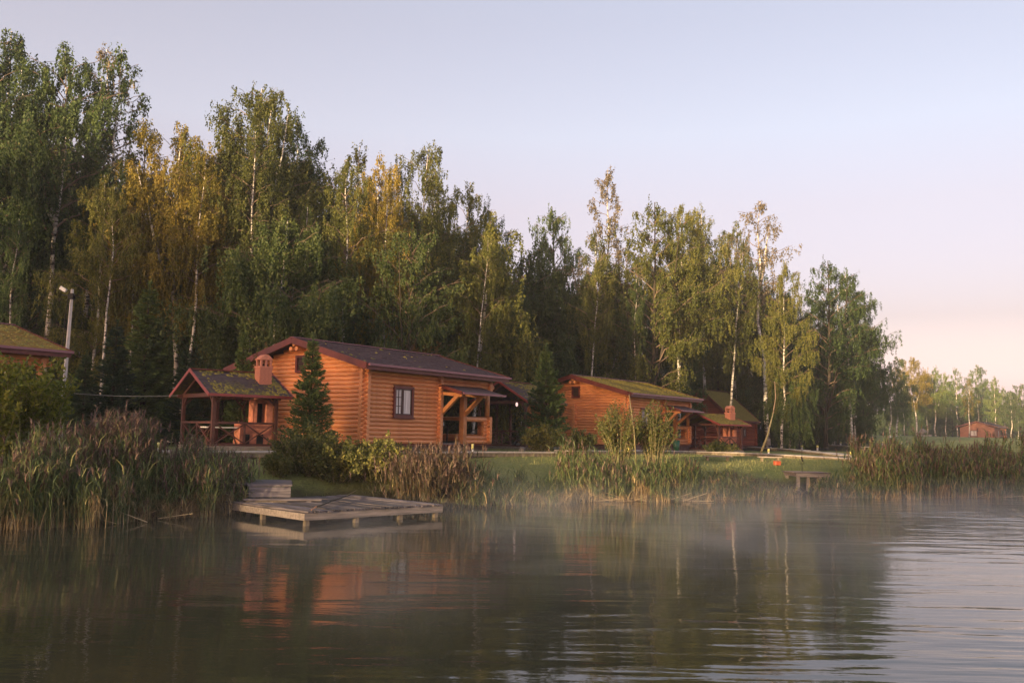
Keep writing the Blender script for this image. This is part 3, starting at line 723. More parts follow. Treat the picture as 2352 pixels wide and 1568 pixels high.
# ------------------------------------------------------------------ docks and landing
def planks(root, x0, x1, y0, y1, z, n, along='x', m_=GREYWOOD, th=.035, seed=1, gap=.012, ragged=.05):
    rng = random.Random(seed); 
    for k in range(n):
        a = (y0 + (y1 - y0) * k / n + gap / 2, y0 + (y1 - y0) * (k + 1) / n - gap / 2)
        e0, e1 = rng.uniform(-ragged, ragged * .3), rng.uniform(-ragged * .3, ragged); dz = rng.uniform(-.006, .008); tl = rng.uniform(-.006, .006)
        mb = MB(); v = []
        for zz in (z - th, z):
            v += [(x0 + e0, a[0], zz + dz - tl), (x1 + e1, a[0], zz + dz + tl), (x1 + e1, a[1], zz + dz + tl), (x0 + e0, a[1], zz + dz - tl)]
        if along == 'y': v = [(p[1], p[0], p[2]) for p in v]
        mb.add(v, [(0, 3, 2, 1), (4, 5, 6, 7), (0, 1, 5, 4), (1, 2, 6, 5), (2, 3, 7, 6), (3, 0, 4, 7)])
        mb.build('plank', m_, root)
DLOC, DANG = Vector((-4.022, 18.174, 0)), .7858
deck = empty('floating_deck', DLOC, R(90) - DANG); setp(deck, 'low weathered wooden deck standing on short posts in the water, stick lying on it', 'dock', 'wooden docks in the pond')
DW, DL, DZ = 3.40, 3.52, .29                 # local x towards the right back, y towards the left back
planks(deck, -.05, DW + .03, -.02, DL + .02, DZ, 22, 'y', DECKWOOD, seed=4, gap=.05, ragged=.04)
m = MB(); m.box(-.02, DL + .02, -.045, -.012, DZ - .175, DZ - .042); m.build('edge_board', PALEWOOD, deck)
m = MB(); m.box(-.045, -.012, -.045, DW + .02, DZ - .175, DZ - .042); m.build('edge_board', POSTWOOD if False else PALEWOOD, deck)
m = MB(); m.box(DL, DL + .03, 0, DW, DZ - .16, DZ - .042); m.box(.02, DL, DW - .03, DW, DZ - .16, DZ - .042)
for yy in (.8, 1.7, 2.6): m.box(.02, DL - .02, yy, yy + .05, DZ - .16, DZ - .042)
m.build('joist', GREYWOOD, deck)
for x, y in ((.06, .05), (1.25, .05), (2.4, .05), (DL - .12, .05), (.05, 1.7), (.05, DW - .1), (1.7, 1.7), (DL - .1, 1.7), (DL - .1, DW - .1), (1.7, DW - .1)):
    m = MB(); m.box(-.045, .045, -.045, .045, -1.3, DZ - .165); o = m.build('post', POSTWOOD, deck); o.location = (x, y, 0)
# stick with a pale broken end
def dl(x, y, z=0): return deck.matrix_basis @ Vector((x, y, z))
st = empty('stick', DLOC); setp(st, 'long thin dark stick with a pale broken end lying across the deck planks', 'stick')
pa = at_z(713, 1170.5, DZ + .03); pb = at_z(806, 1136, DZ + .05)
rng = random.Random(2); pts = []
for k in range(9):
    q = pa.lerp(pb, k / 8) - DLOC; pts.append(q + Vector((rng.uniform(-.015, .015), rng.uniform(-.015, .015), rng.uniform(0, .012) + .02 * math.sin(k / 8 * 3.1))))
m = MB(); m.tube(pts[1:], [.018, .018, .017, .016, .015, .014, .012, .010], 6); m.build('bark', DBARK, st, True)
m = MB(); m.tube(pts[:2], [.008, .018], 6); m.build('broken_end', LOGEND, st)
m = MB(); m.tube([pts[-2], pts[-1] + Vector((.12, .05, .10))], [.010, .006], 5); m.build('twig', STEM, st)
# stepped landing behind the deck
lpz = .64; LP = at_z(572, 1112.5, lpz); LR = R(14)
land = empty('landing_steps', Vector((LP.x, LP.y, 0)), LR); setp(land, 'stepped grey board landing between the reeds and the dark bush, behind the deck', 'landing')
wx = (at_z(664, 1111, lpz) - LP).length
planks(land, -.02, wx, 0.0, 2.1, lpz, 15, 'x', LANDWOOD, seed=9, gap=.02, ragged=.03)
planks(land, -1.0, -.04, .25, 1.75, lpz, 10, 'x', LANDWOOD, seed=11, gap=.02, ragged=.03)
m = MB(); v = [(.0, -.03, lpz - .05), (wx - .02, -.03, lpz - .05), (wx - .02, -.12, lpz - .27), (.0, -.12, lpz - .27)]; v += [(a, b + .03, c) for a, b, c in v]
m.add(v, [(0, 1, 2, 3), (7, 6, 5, 4), (0, 4, 5, 1), (1, 5, 6, 2), (2, 6, 7, 3), (3, 7, 4, 0)]); m.build('riser_board', LANDWOOD, land)
planks(land, -.05, wx + .62, -.50, -.14, lpz - .29, 3, 'x', LANDWOOD, seed=12, gap=.012, ragged=.06)
m = MB(); m.box(-.04, wx * .9, -.52, -.50, lpz - .50, lpz - .33); m.build('riser_board', POSTWOOD, land)
for x, y in ((wx * .85, -.45), (wx + .38, -.45), (.03, -.3), (.03, 1.4), (wx - .1, 1.4), (-.9, .4), (-.9, 1.6)):
    m = MB(); m.box(-.05, .05, -.05, .05, -1.0, (lpz - .33) if y < 0 else lpz - .04); o = m.build('post', LANDWOOD, land); o.location = (x, y, 0)
m = MB(); m.box(-.02, .0, 0.0, 1.5, .1, lpz - .04); m.build('side_board', BLACK, land)
bb = at_z(532, 1103, lpz); t = empty('wooden_box', bb, LR); setp(t, 'grey wooden box standing on the landing at the edge of the reeds', 'box')
m = MB(); m.box(-.13, .13, -.1, .1, 0, .22); m.build('box_body', LANDWOOD, t); m = MB(); m.box(-.16, .16, -.13, .13, .222, .25); m.build('lid', LANDWOOD, t)

# dock far right
RD = at_z(1834, 1131, 0); rdock = empty('pier', RD, R(4)); setp(rdock, 'short grey plank pier on four tall posts in front of the lawn, far right', 'dock', 'wooden docks in the pond')
rz_ = .72; planks(rdock, -.12, 1.16, -.05, 1.25, rz_, 9, 'x', seed=21, ragged=.03)
m = MB(); m.box(-.10, 1.14, -.09, -.055, rz_ - .16, rz_ - .04); m.build('edge_board', PALEWOOD, rdock)
m = MB(); m.box(-.08, -.04, -.04, 1.2, rz_ - .15, rz_ - .04); m.box(1.08, 1.12, -.04, 1.2, rz_ - .15, rz_ - .04); m.build('joist', GREYWOOD, rdock)
for x, y in ((0, .02), (.36, .02), (.74, .02), (1.08, .02), (0, 1.1), (1.08, 1.1)):
    m = MB(); m.box(-.052, .052, -.05, .05, -1.1, rz_ - .045); o = m.build('post', PALEWOOD, rdock); o.location = (x, y, 0)
t = empty('fishing_rod_stand', RD + Vector((.22, .25, rz_)), 0); setp(t, 'thin dark rod stand with forked holders standing on the far right pier', 'rod stand')
m = MB(); m.tube([(0, 0, 0), (0, 0, 1.05)], .009, 6); m.build('pole', BLACK, t)
m = MB(); m.tube([(-.07, 0, .42), (-.07, 0, .30), (.07, 0, .30), (.07, 0, .40)], .010, 5); m.tube([(-.02, 0, .55), (.02, 0, .38)], .028, 6); m.build('fork', BLACK, t)

# ------------------------------------------------------------------ walkways, stones, posts, lawn things
def walkway(pix, label, width=.9, seed=1, lift=.13):
    pts = [ground_hit(*p) for p in pix]; P = []
    for i in range(len(pts) - 1):
        n = max(1, int((pts[i + 1] - pts[i]).length / 1.6))
        for k in range(n): P.append(pts[i].lerp(pts[i + 1], k / n))
    P.append(pts[-1]); P = [Vector((p.x, p.y, gz(p.x, p.y) + lift)) for p in P]
    for _ in range(3):
        P = [P[0]] + [(P[i - 1] + P[i] * 2 + P[i + 1]) / 4 for i in range(1, len(P) - 1)] + [P[-1]]
    root = empty('boardwalk', P[0]); setp(root, label, 'walkway', 'board walkways over the lawn'); rng = random.Random(seed); o0 = P[0]
    for i in range(len(P) - 1):
        a, b = P[i] - o0, P[i + 1] - o0; d = (b - a).normalized(); s = Vector((-d.y, d.x, 0)) * (width / 4)
        for k in (-1, 1):
            m = MB(); j = Vector((0, 0, rng.uniform(-.012, .012)))
            m.beam(a + s * k + d * .01 + j, b + s * k - d * .01 + j, width / 2 - .015, .045); m.build('board', PATHWOOD, root)
        m = MB(); m.beam(a - s * 1.8 - Vector((0, 0, .09)), b - s * 1.8 - Vector((0, 0, .09)), .04, .12); m.beam(a + s * 1.8 - Vector((0, 0, .09)), b + s * 1.8 - Vector((0, 0, .09)), .04, .12)
        m.build('kerb_board', POSTWOOD, root)
    return root
walkway([(250, 1047), (400, 1048), (560, 1048), (700, 1047), (900, 1048), (1060, 1047), (1180, 1046), (1262, 1047)], 'pale plank walkway along the lawn in front of the nearest cabin and gazebo', seed=1)
walkway([(1290, 1043), (1400, 1043), (1520, 1042), (1600, 1042), (1712, 1046), (1806, 1050), (1900, 1055), (1976, 1061)], 'plank walkway curving past the mossy-roofed cabin towards the right-hand reeds', seed=2)
walkway([(1719, 1029), (1820, 1036), (1902, 1045), (1945, 1052)], 'plank walkway branching back across the lawn from the dark red cabin', seed=3)
walkway([(1817, 1023.5), (1899, 1023.5), (1960, 1027), (1990, 1030)], 'farthest plank walkway, below the big double birch trunk', seed=4)

# stacked stone edging left of the gazebo
root = empty('stone_edging', ground_hit(300, 1060)); setp(root, 'low stacked grey stone edging on the bank between the two left reed clumps', 'stone wall')
rng = random.Random(8); so = root.location
for k in range(34):
    px = rng.uniform(258, 356); py = rng.uniform(1052, 1066); q = ground_hit(px, py) - so
    a = rng.uniform(.07, .16); m = MB(); n = 6
    m.tube([(0, 0, -.04), (0, 0, .0), (0, 0, .06), (0, 0, .09)], [a * .8, a, a * .85, a * .4], n)
    o = m.build('stone', STONE, root); o.location = q + Vector((0, 0, .03)); o.rotation_euler = (rng.uniform(-.3, .3), rng.uniform(-.3, .3), rng.random() * 6)
# stones under the middle gazebo
root = empty('stone_edging', ground_hit(1270, 1032)); setp(root, 'row of pale stones laid in the grass below the shaded middle gazebo', 'stone wall'); so = root.location
for k in range(22):
    px = rng.uniform(1180, 1320); q = at_z(px, rng.uniform(1029, 1034), 1.18) ; q = Vector((q.x, q.y, gz(q.x, q.y))) - so
    a = rng.uniform(.10, .2); m = MB(); m.tube([(0, 0, -.03), (0, 0, .04), (0, 0, .13), (0, 0, .17)], [a * .8, a, a * .8, a * .4], 6)
    o = m.build('stone', STONE, root); o.location = q; o.rotation_euler = (rng.uniform(-.3, .3), rng.uniform(-.3, .3), rng.random() * 6)

LABP = ['yellow-topped marker post among reeds left of the gazebo', 'cream marker post on the walkway below the nearest cabin porch', 'pale marker post in front of the mossy-roofed cabin, behind centre reeds',
        'tall pale marker post beside the leaning birch', 'marker post before the dark bushes, leftmost on the back walkway', 'short marker post just below the back walkway bend', 'marker post on the inner bend of the branching walkway',
        'marker post at the foot of the double birch trunk', 'marker post between the double birch and the round dark spruce', 'marker post just left of the round dark spruce', 'marker post at the right end of the front walkway, near the reeds',
        'marker post under the round dark spruce, right side', 'thin marker post on the far meadow, first right of the round spruce', 'thin marker post on the far meadow, second right of the round spruce', 'thin marker post on the far meadow, third right of the round spruce', 'thin marker post on the far meadow, last before the reeds', 'marker post high on the meadow by the distant cabin']
def z5(x, y): return ((2240 + x / 3) * .77778, (1180 + y / 3) * .77778)
PP = [((362, 1018), (362, 1045)), ((1086, 1019), (1085, 1046)), ((1443, 1030), (1443, 1048)), (z5(90, 435), z5(90, 500)), (z5(365, 370), z5(365, 410)), (z5(383, 415), z5(383, 441)), (z5(522, 405), z5(522, 450)),
      (z5(611, 375), z5(611, 415)), (z5(728, 370), z5(728, 402)), (z5(820, 372), z5(820, 405)), (z5(820, 472), z5(820, 530)), (z5(925, 372), z5(925, 405)), (z5(1017, 372), z5(1017, 400)), (z5(1098, 370), z5(1098, 400)),
      (z5(1181, 372), z5(1181, 400)), (z5(1268, 372), z5(1268, 395)), (z5(1170, 308), z5(1170, 332))]
for (tp, bs), lb in zip(PP, LABP):
    b = ground_hit(*bs); h = (bs[1] - tp[1]) * b.y / F; h = min(max(h, .35), 1.3)
    t = empty('marker_post', b); setp(t, lb, 'marker post', 'pale marker posts along the walkways')
    w = max(.045, min(.11, 4.5 * b.y / F / 2 * 1.2)); 
    m = MB(); m.tube([(0, 0, -.1), (0, 0, h * .55)], w * .75, 8); m.build('post', WHITE, t, True)
    m = MB(); m.tube([(0, 0, h * .55 + .001), (0, 0, h * .97), (0, 0, h)], [w, w, w * .5], 8); m.build('cap', YEL, t, True)

def lawn_bench(px, py, L, label, rz=0):
    p = ground_hit(px, py); t = empty('plank_bench', p, rz); setp(t, label, 'bench', 'low benches on the lawn')
    m = MB(); m.box(-L / 2, L / 2, -.13, .13, .16, .21); m.build('seat', PALEWOOD, t)
    for s in (-1, 1):
        m = MB(); m.box(s * L * .35 - .04, s * L * .35 + .04, -.1, .1, -.05, .158); m.build('leg', POSTWOOD, t)
    return t
lawn_bench(1648, 1058, 1.15, 'low pale board bench on the lawn in front of the mossy gazebo')
lawn_bench(1768, 1060, .95, 'low pale board bench on the lawn beside the orange-red box')
p = ground_hit(1785, 1068); t = empty('box', p, .3); setp(t, 'small orange-red box lying on the lawn above the far pier', 'box')
m = MB(); m.box(-.12, .12, -.09, .09, 0, .16); m.build('box_body', REDBOX, t, bevel=.015); m = MB(); m.box(-.13, .13, -.1, .1, .162, .19); m.build('lid', POSTWOOD, t)
p = ground_hit(1550, 1040); p = at_depth(1553, 1040, 53); p.z = gz(p.x, p.y); t = empty('bin', p); setp(t, 'dark green bin beside the small moss-roofed gazebo', 'bin')
m = MB(); m.tube([(0, 0, 0), (0, 0, .62)], [.17, .22], 12); m.build('bin_body', GREEN, t, True); m = MB(); m.tube([(0, 0, .622), (0, 0, .66), (0, 0, .69)], [.235, .235, .15], 12); m.build('lid', GREEN, t)
# small outdoor stove under the far trees
p = ground_hit(2122, 1003); p = at_depth(2120, 1005, 170); p.z = gz(p.x, p.y); t = empty('garden_stove', p); setp(t, 'small pale domed garden stove under the far trees', 'outdoor oven')
m = MB(); m.box(-1.0, 1.3, -.8, .8, -.5, .4); m.build('stove_base', STONE, t)
m = MB(); m.tube([(0, 0, .4), (0, 0, .9), (0, 0, 1.3), (0, 0, 1.5)], [.8, .75, .45, .1], 10); m.build('dome', PALEWOOD, t, True)

# utility pole with floodlight, and sagging wires
pp = at_depth(153, 800, 37.5); pb_ = Vector((pp.x, pp.y, gz(pp.x, pp.y))); top = at_depth(156, 664, 37.5)
t = empty('utility_pole', pb_); setp(t, 'pale concrete utility pole with a white floodlight, rising behind the left-edge cabin', 'utility pole')
H = top.z - pb_.z; lean = top.x - pp.x
m = MB(); m.tube([(0, 0, -.2), (.02, 0, H * .5), (.07, 0, H)], [.10, .085, .065], 4); m.build('pole', CONC, t)
m = MB(); m.beam((-.35, 0, H - .25), (.25, 0, H - .28), .05, .05); m.box(-.02, .16, -.12, .12, H - .42, H - .18); m.build('bracket', BLACK, t)
m = MB(); m.beam((-.42, -.02, H + .06), (-.18, -.02, H - .08), .12, .14); m.build('floodlight', WHITE, t)
m = MB(); m.tube([(-.10, -.1, H * .45), (-.13, -.1, H * .6), (-.1, -.1, H * .8), (-.03, -.1, H - .3)], .015, 5); m.build('cable', BLACK, t)
def wire(a, b, sag, label, r=.008):
    pts = [a.lerp(b, k / 16) + Vector((0, 0, -sag * 4 * (k / 16) * (1 - k / 16))) for k in range(17)]
    t = empty('wire', a); setp(t, label, 'wire'); m = MB(); m.tube([p - a for p in pts], r, 4); m.build('strand', WIRE, t)
wire(at_depth(170, 903, 31.0), at_depth(407, 908, 31.3), .06, 'thin pale line strung from the left-edge cabin to the near gazebo eave')

# things on the near cabin's porch
def cabpt(loc, ang, s, t_, h): return Vector((loc.x + math.sin(ang) * s - math.cos(ang) * t_, loc.y + math.cos(ang) * s + math.sin(ang) * t_, loc.z + h))
t = empty('porch_table', cabpt(A_LOC, A_ANG, 4.85, .62, .03), R(90) - A_ANG); setp(t, 'dark little table holding bottles in the nearest cabin porch opening', 'table')
m = MB(); m.box(-.45, .45, -.25, .25, .66, .70); m.build('tabletop', BLACK, t)
for sx in (-.4, .4):
    for sy in (-.2, .2):
        m = MB(); m.box(sx - .02, sx + .02, sy - .02, sy + .02, 0, .66); m.build('leg', BLACK, t)
for k, (x, y, h) in enumerate(((-.32, -.1, .22), (-.18, .05, .16), (.08, -.08, .26), (.22, .02, .24), (.33, -.05, .15))):
    q = cabpt(A_LOC, A_ANG, 4.85 + x, .62 + y, .735); b = empty('bottle', q)
    setp(b, 'small clear bottle or jar standing on the dark porch table of the nearest cabin', 'bottle', 'bottles and jars on the porch table')
    m = MB(); m.tube([(0, 0, 0), (0, 0, h * .6), (0, 0, h * .72), (0, 0, h * .95)], [.035, .035, .015, .013], 8); m.build('bottle_body', BOTTLE, b, True)
    m = MB(); m.tube([(0, 0, h * .951), (0, 0, h)], .017, 8); m.build('cap', WHITE, b)
# ------------------------------------------------------------------ vegetation generators
def leaf_quads(C, D, L, Wd, rs):
    """rhombic leaves: base points C, directions D, lengths L, widths Wd"""
    n = len(C); r = rs.normal(size=(n, 3)); s = np.cross(D, r); s /= np.linalg.norm(s, axis=1)[:, None] + 1e-9
    L = L[:, None]; Wd = Wd[:, None]
    V = np.stack([C, C + D * L * .45 + s * Wd, C + D * L, C + D * L * .45 - s * Wd], 1).reshape(-1, 3)
    Fq = np.arange(n * 4).reshape(n, 4); return V, Fq
def strands(A, ln, rs, spacing, leafL, leafW, spread=.042, drift=.12, down=1.0, jitter=.5):
    """hanging strings of leaves from anchor points A with lengths ln"""
    cnt = np.maximum(2, (ln / spacing).astype(int)); idx_ = np.repeat(np.arange(len(A)), cnt)
    t = rs.random(len(idx_)) * ln[idx_]
    dr = rs.normal(size=(len(A), 3)) * drift; dr[:, 2] = -down
    P = A[idx_] + dr[idx_] * t[:, None] + rs.normal(size=(len(idx_), 3)) * spread
    D = rs.normal(size=(len(idx_), 3)) * jitter; D[:, 2] -= .8; D /= np.linalg.norm(D, axis=1)[:, None]
    k = rs.uniform(.5, 1.5, len(idx_))
    return leaf_quads(P, D, leafL * k, leafW * k, rs)
def make_birch(seed, H=18, Rm=3.0, base=.34, dens=1.0, droop=1.0, top=.55, forks=0, leaf=(.115, .029), trunk_r=.15, bark=BARK, lean=0.0, limbs=34):
    rs = np.random.RandomState(seed); tr = MB(); nz = 9
    px = np.cumsum(rs.normal(0, .012 * H, nz)) * .5 + np.linspace(0, lean * H, nz); py = np.cumsum(rs.normal(0, .012 * H, nz)) * .5
    px -= px[0]; py -= py[0]; pz = np.linspace(0, H * .97, nz)
    sp = np.stack([px, py, pz], 1)
    tr.tube([tuple(p) for p in sp], [trunk_r * (1 - .88 * (i / (nz - 1)) ** .8) for i in range(nz)], 7)
    tr.tube([(0, 0, -.5), (0, 0, .15)], [trunk_r * 1.5, trunk_r * 1.0], 7); lb = MB(); tr.limbs = lb
    def tp(f):
        z = f * (nz - 1); i = min(int(z), nz - 2); return sp[i] + (sp[i + 1] - sp[i]) * (z - i)
    anchors = []; lens = []
    az = rs.random() * 6.28
    for fk in range(forks):
        f = rs.uniform(base, base + .15); a = rs.random() * 6.28; s0 = tp(f); q = [s0]
        for k in range(1, 6):
            u = k / 5; q.append(s0 + np.array([math.cos(a), math.sin(a), 0]) * Rm * .55 * u ** .7 + np.array([0, 0, H * (0.93 - f) * u * rs.uniform(.75, .95)]))
        tr.tube([tuple(p) for p in q], [trunk_r * .55 * (1 - .85 * k / 5) for k in range(6)], 6)
        for k in range(2, 6):
            for _ in range(int(10 * dens)):
                anchors.append(q[k] + rs.normal(size=3) * np.array([.5, .5, .5]) * Rm * .20); lens.append(rs.uniform(.5, 1.5) * droop)
    for i in range(limbs):
        f = base + (1 - base) * ((i + rs.random()) / limbs) * .97; az += 2.4 + rs.normal(0, .35)
        u = (f - base) / (1 - base)
        prof = (min(1, u / .30) ** .6) * ((1 - u) / (1 - .30)) ** .62 if u > .30 else (.45 + .55 * (u / .30))
        ln = Rm * max(.12, prof) * rs.uniform(.62, 1.18) * (1.0 if u < .9 else .8)
        up = (.75 + .55 * u) * rs.uniform(.8, 1.25); s0 = tp(f); q = [s0]; dirx = np.array([math.cos(az), math.sin(az), 0])
        for k in range(1, 6):
            v = k / 5; q.append(s0 + dirx * ln * v + np.array([0, 0, ln * up * (v - .38 * v * v)]) + rs.normal(size=3) * .05 * ln * np.array([1, 1, .6]))
        q = np.array(q); lb.tube([tuple(p) for p in q], [max(.012, trunk_r * .34 * (1 - u * .6) * (1 - .85 * k / 5)) for k in range(6)], 4, False)
        nsub = max(3, int(ln * 5.6 * dens))
        for j in range(nsub):
            v = rs.uniform(.28, 1.0); b0 = q[int(v * 5)] if v < 1 else q[5]; b0 = b0 + (q[min(5, int(v * 5) + 1)] - b0) * (v * 5 - int(v * 5))
            a2 = az + rs.normal(0, .9); l2 = ln * rs.uniform(.12, .36)
            e = b0 + np.array([math.cos(a2) * l2, math.sin(a2) * l2, l2 * rs.uniform(-.1, .7)])
            if j % 2 == 0: lb.tube([tuple(b0), tuple((b0 + e) / 2 + np.array([0, 0, .06 * l2])), tuple(e)], [.014, .010, .006], 3, False)
            for w in (.35, .7, 1.0):
                anchors.append(b0 + (e - b0) * w + rs.normal(size=3) * .06); lens.append(rs.uniform(.35, 1.9) * droop * (1 - .45 * u))
    # wispy leader
    for _ in range(10): anchors.append(tp(1.0) + rs.normal(size=3) * np.array([.18, .18, .3])); lens.append(rs.uniform(.3, .8))
    A = np.array(anchors); ln = np.array(lens)
    V, Fq = strands(A, ln, rs, .0265 / dens ** .3, leaf[0], leaf[1], jitter=.34)
    return tr, V, Fq
def make_spruce(seed, H=5, Rm=1.2, step=.22, dens=1.0, needle=(.11, .016), leader=.9, shape=.9):
    rs = np.random.RandomState(seed); tr = MB(); tr.tube([(0, 0, -.2), (0, 0, H * .5), (0, 0, H)], [.035 * H ** .6, .02 * H ** .6, .008], 6)
    C = []; D = []; z = .05 * H
    while z < H - leader * .35:
        u = z / H; r = Rm * (1 - u) ** shape * (.75 + .25 * min(1, u / .12)); nb = int(7 + 4 * (1 - u))
        for k in range(nb):
            a = rs.random() * 6.28; ln = r * rs.uniform(.7, 1.12) + .05; m = max(3, int(ln / .055 * dens))
            t = rs.random(m * 5) ** .8
            side = rs.normal(0, .5, m * 5); sd = side * ln * .30 * (1.05 - t)
            x = np.cos(a) * t * ln - np.sin(a) * sd; y = np.sin(a) * t * ln + np.cos(a) * sd
            zz = z + ln * (-.18 * t + .38 * t * t) + rs.normal(0, .03, m * 5) - abs(sd) * .12
            C.append(np.stack([x, y, zz], 1)); aa = a + np.sign(side) * .7
            d = np.stack([np.cos(aa), np.sin(aa), rs.normal(.05, .3, m * 5)], 1); D.append(d / np.linalg.norm(d, axis=1)[:, None])
        z += step * rs.uniform(.8, 1.2) * (1.15 - .4 * u)
    m = int(90 * dens); t = rs.random(m); C.append(np.stack([rs.normal(0, .02, m), rs.normal(0, .02, m), H - leader * t], 1))
    d = rs.normal(size=(m, 3)) * .5; d[:, 2] += 1; D.append(d / np.linalg.norm(d, axis=1)[:, None])
    C = np.concatenate(C); D = np.concatenate(D); n = len(C); k = rs.uniform(.7, 1.4, n)
    V, Fq = leaf_quads(C, D, needle[0] * k, needle[1] * k, rs); return tr, V, Fq
def make_shrub(seed, H=1.6, Rm=1.0, stems=26, leaf=(.085, .022), per=70, up=1.0, low=0.1, flop=.3, ragged=.3):
    rs = np.random.RandomState(seed); tr = MB(); C = []; D = []
    for i in range(stems):
        a = rs.random() * 6.28; r = Rm * math.sqrt(rs.random()); h = H * rs.uniform(1 - ragged, 1.0) * (1 - .35 * (r / Rm) ** 2)
        b = np.array([math.cos(a) * r * .35, math.sin(a) * r * .35, -.05]); e = np.array([math.cos(a) * r, math.sin(a) * r, h])
        mid = (b + e) / 2 + np.array([0, 0, h * .12]) + rs.normal(size=3) * .04; q = []
        for k in range(5):
            u = k / 4; q.append(b * (1 - u) ** 2 + 2 * mid * u * (1 - u) + e * u * u + np.array([math.cos(a), math.sin(a), -.3]) * flop * u ** 3 * r * .5)
        q = np.array(q); tr.tube([tuple(p) for p in q], [.014, .012, .010, .007, .004], 4, False)
        for t in range(3):
            u0 = rs.uniform(.3, .95); i0 = min(3, int(u0 * 4)); p = q[i0] + (q[i0 + 1] - q[i0]) * (u0 * 4 - i0); a3 = rs.random() * 6.28; l3 = H * rs.uniform(.12, .3)
            tr.tube([tuple(p), tuple(p + np.array([math.cos(a3) * l3 * .6, math.sin(a3) * l3 * .6, l3 * .7]))], [.007, .003], 3, False)
            m = per // 5; u = rs.random(m)[:, None]; C.append(p + np.array([math.cos(a3) * l3 * .6, math.sin(a3) * l3 * .6, l3 * .7]) * u + rs.normal(size=(m, 3)) * .03)
        m = per; u = low + (1 - low) * rs.random(m) ** .8; i0 = np.minimum(3, (u * 4).astype(int)); fr = (u * 4 - i0)[:, None]
        C.append(q[i0] + (q[i0 + 1] - q[i0]) * fr + rs.normal(size=(m, 3)) * .045)
    C = np.concatenate(C); n = len(C); D = rs.normal(size=(n, 3)) * .6; D[:, 2] += .5 * up; D /= np.linalg.norm(D, axis=1)[:, None]; k = rs.uniform(.6, 1.3, n)
    V, Fq = leaf_quads(C, D, leaf[0] * k, leaf[1] * k, rs); return tr, V, Fq

# shared tree shapes -------------------------------------------------
TPL = {}
def tpl(name, gen, bark):
    tr, V, Fq = gen; TPL[name] = (tr.mesh('trunk', None, True), npmesh('crown', V, Fq, None), bark, tr.limbs.mesh('limbs', None, True) if hasattr(tr, 'limbs') else None)
tpl('tall0', make_birch(1, 19, 3.3, .30, 1.0, 1.1, forks=1, limbs=40), BARK)
tpl('tall1', make_birch(2, 19, 2.9, .22, 1.05, 1.0, limbs=42), BARK)
tpl('tall2', make_birch(3, 19, 3.7, .38, 1.0, 1.15, forks=2, limbs=34), BARK)
tpl('tall3', make_birch(4, 19, 2.3, .20, .9, .8, limbs=44, lean=.02), BARK)
tpl('fork', make_birch(5, 19, 3.6, .50, 1.1, 1.2, forks=2, limbs=30, trunk_r=.17), BARK)
tpl('sparse', make_birch(6, 19, 2.6, .52, .42, .8, forks=1, limbs=26, trunk_r=.15), BARK)
tpl('narrow', make_birch(7, 19, 1.7, .40, .6, .8, limbs=36, trunk_r=.13), BARK)
tpl('stem', make_birch(31, 19, 2.3, .52, .85, 1.0, limbs=30, trunk_r=.17), BARK)
tpl('stem2', make_birch(32, 19, 2.7, .46, .8, 1.3, limbs=28, trunk_r=.15, lean=.03), BARK)
tpl('weep', make_birch(8, 11, 3.2, .10, 1.0, 1.7, limbs=44, forks=1, trunk_r=.11), BARK)
tpl('weep2', make_birch(9, 11, 2.6, .12, 1.0, 1.5, limbs=40, trunk_r=.11), BARK)
tpl('round', make_birch(10, 12, 3.2, .16, 1.25, .45, forks=3, limbs=44, trunk_r=.14), DBARK)
tpl('alder', make_birch(11, 16, 3.6, .10, 1.15, .7, forks=2, limbs=52, trunk_r=.18), DBARK)
tpl('low', make_birch(12, 7, 2.4, .05, 1.2, .7, limbs=40, trunk_r=.07), DBARK)
tpl('spr0', make_spruce(21, 5.0, 1.15, .15, 1.7), DBARK)
tpl('spr1', make_spruce(22, 9.0, 1.9, .24, 1.2, needle=(.17, .026), leader=1.2), DBARK)
tpl('spr2', make_spruce(23, 3.6, 1.05, .15, 1.1), DBARK)
tpl('sprround', make_spruce(24, 5.0, 1.9, .16, 1.0, needle=(.16, .03), leader=.3, shape=.55), DBARK)
CUSED = {}
def tree(kind, x, y, H, label, leaves, cat='birch', wid=1.0, rz=None, group=None, name='birch_tree', z=None, leanx=0.0):
    tm, cm, bark, lm = TPL[kind]; h0 = max(v.co.z for v in cm.vertices) if kind not in CUSED else CUSED[kind]; CUSED[kind] = h0
    k = H / h0; t = empty(name, (x, y, gz(x, y) if z is None else z), rz if rz is not None else random.random() * 6.28)
    setp(t, label, cat, group); t.scale = (k * wid, k * wid, k)
    if leanx: t.rotation_euler = (0, leanx, 0)
    for nm, me_, mt in (('trunk', tm, bark), ('limbs', lm, LIMB), ('crown', cm, LEAVES[leaves])):
        if me_ is None: continue
        o = bpy.data.objects.new(nm, me_); COL.objects.link(o); o.parent = t
        if not me_.materials: me_.materials.append(mt)
        o.material_slots[0].link = 'OBJECT'; o.material_slots[0].material = mt
    return t
def tree_px(kind, px, ytop, Y, label, leaves, wid=1.0, **kw):
    p = at_depth(px, ytop, Y); g_ = gz(p.x, Y); return tree(kind, p.x, Y, p.z - g_, label, leaves, wid=wid, **kw)

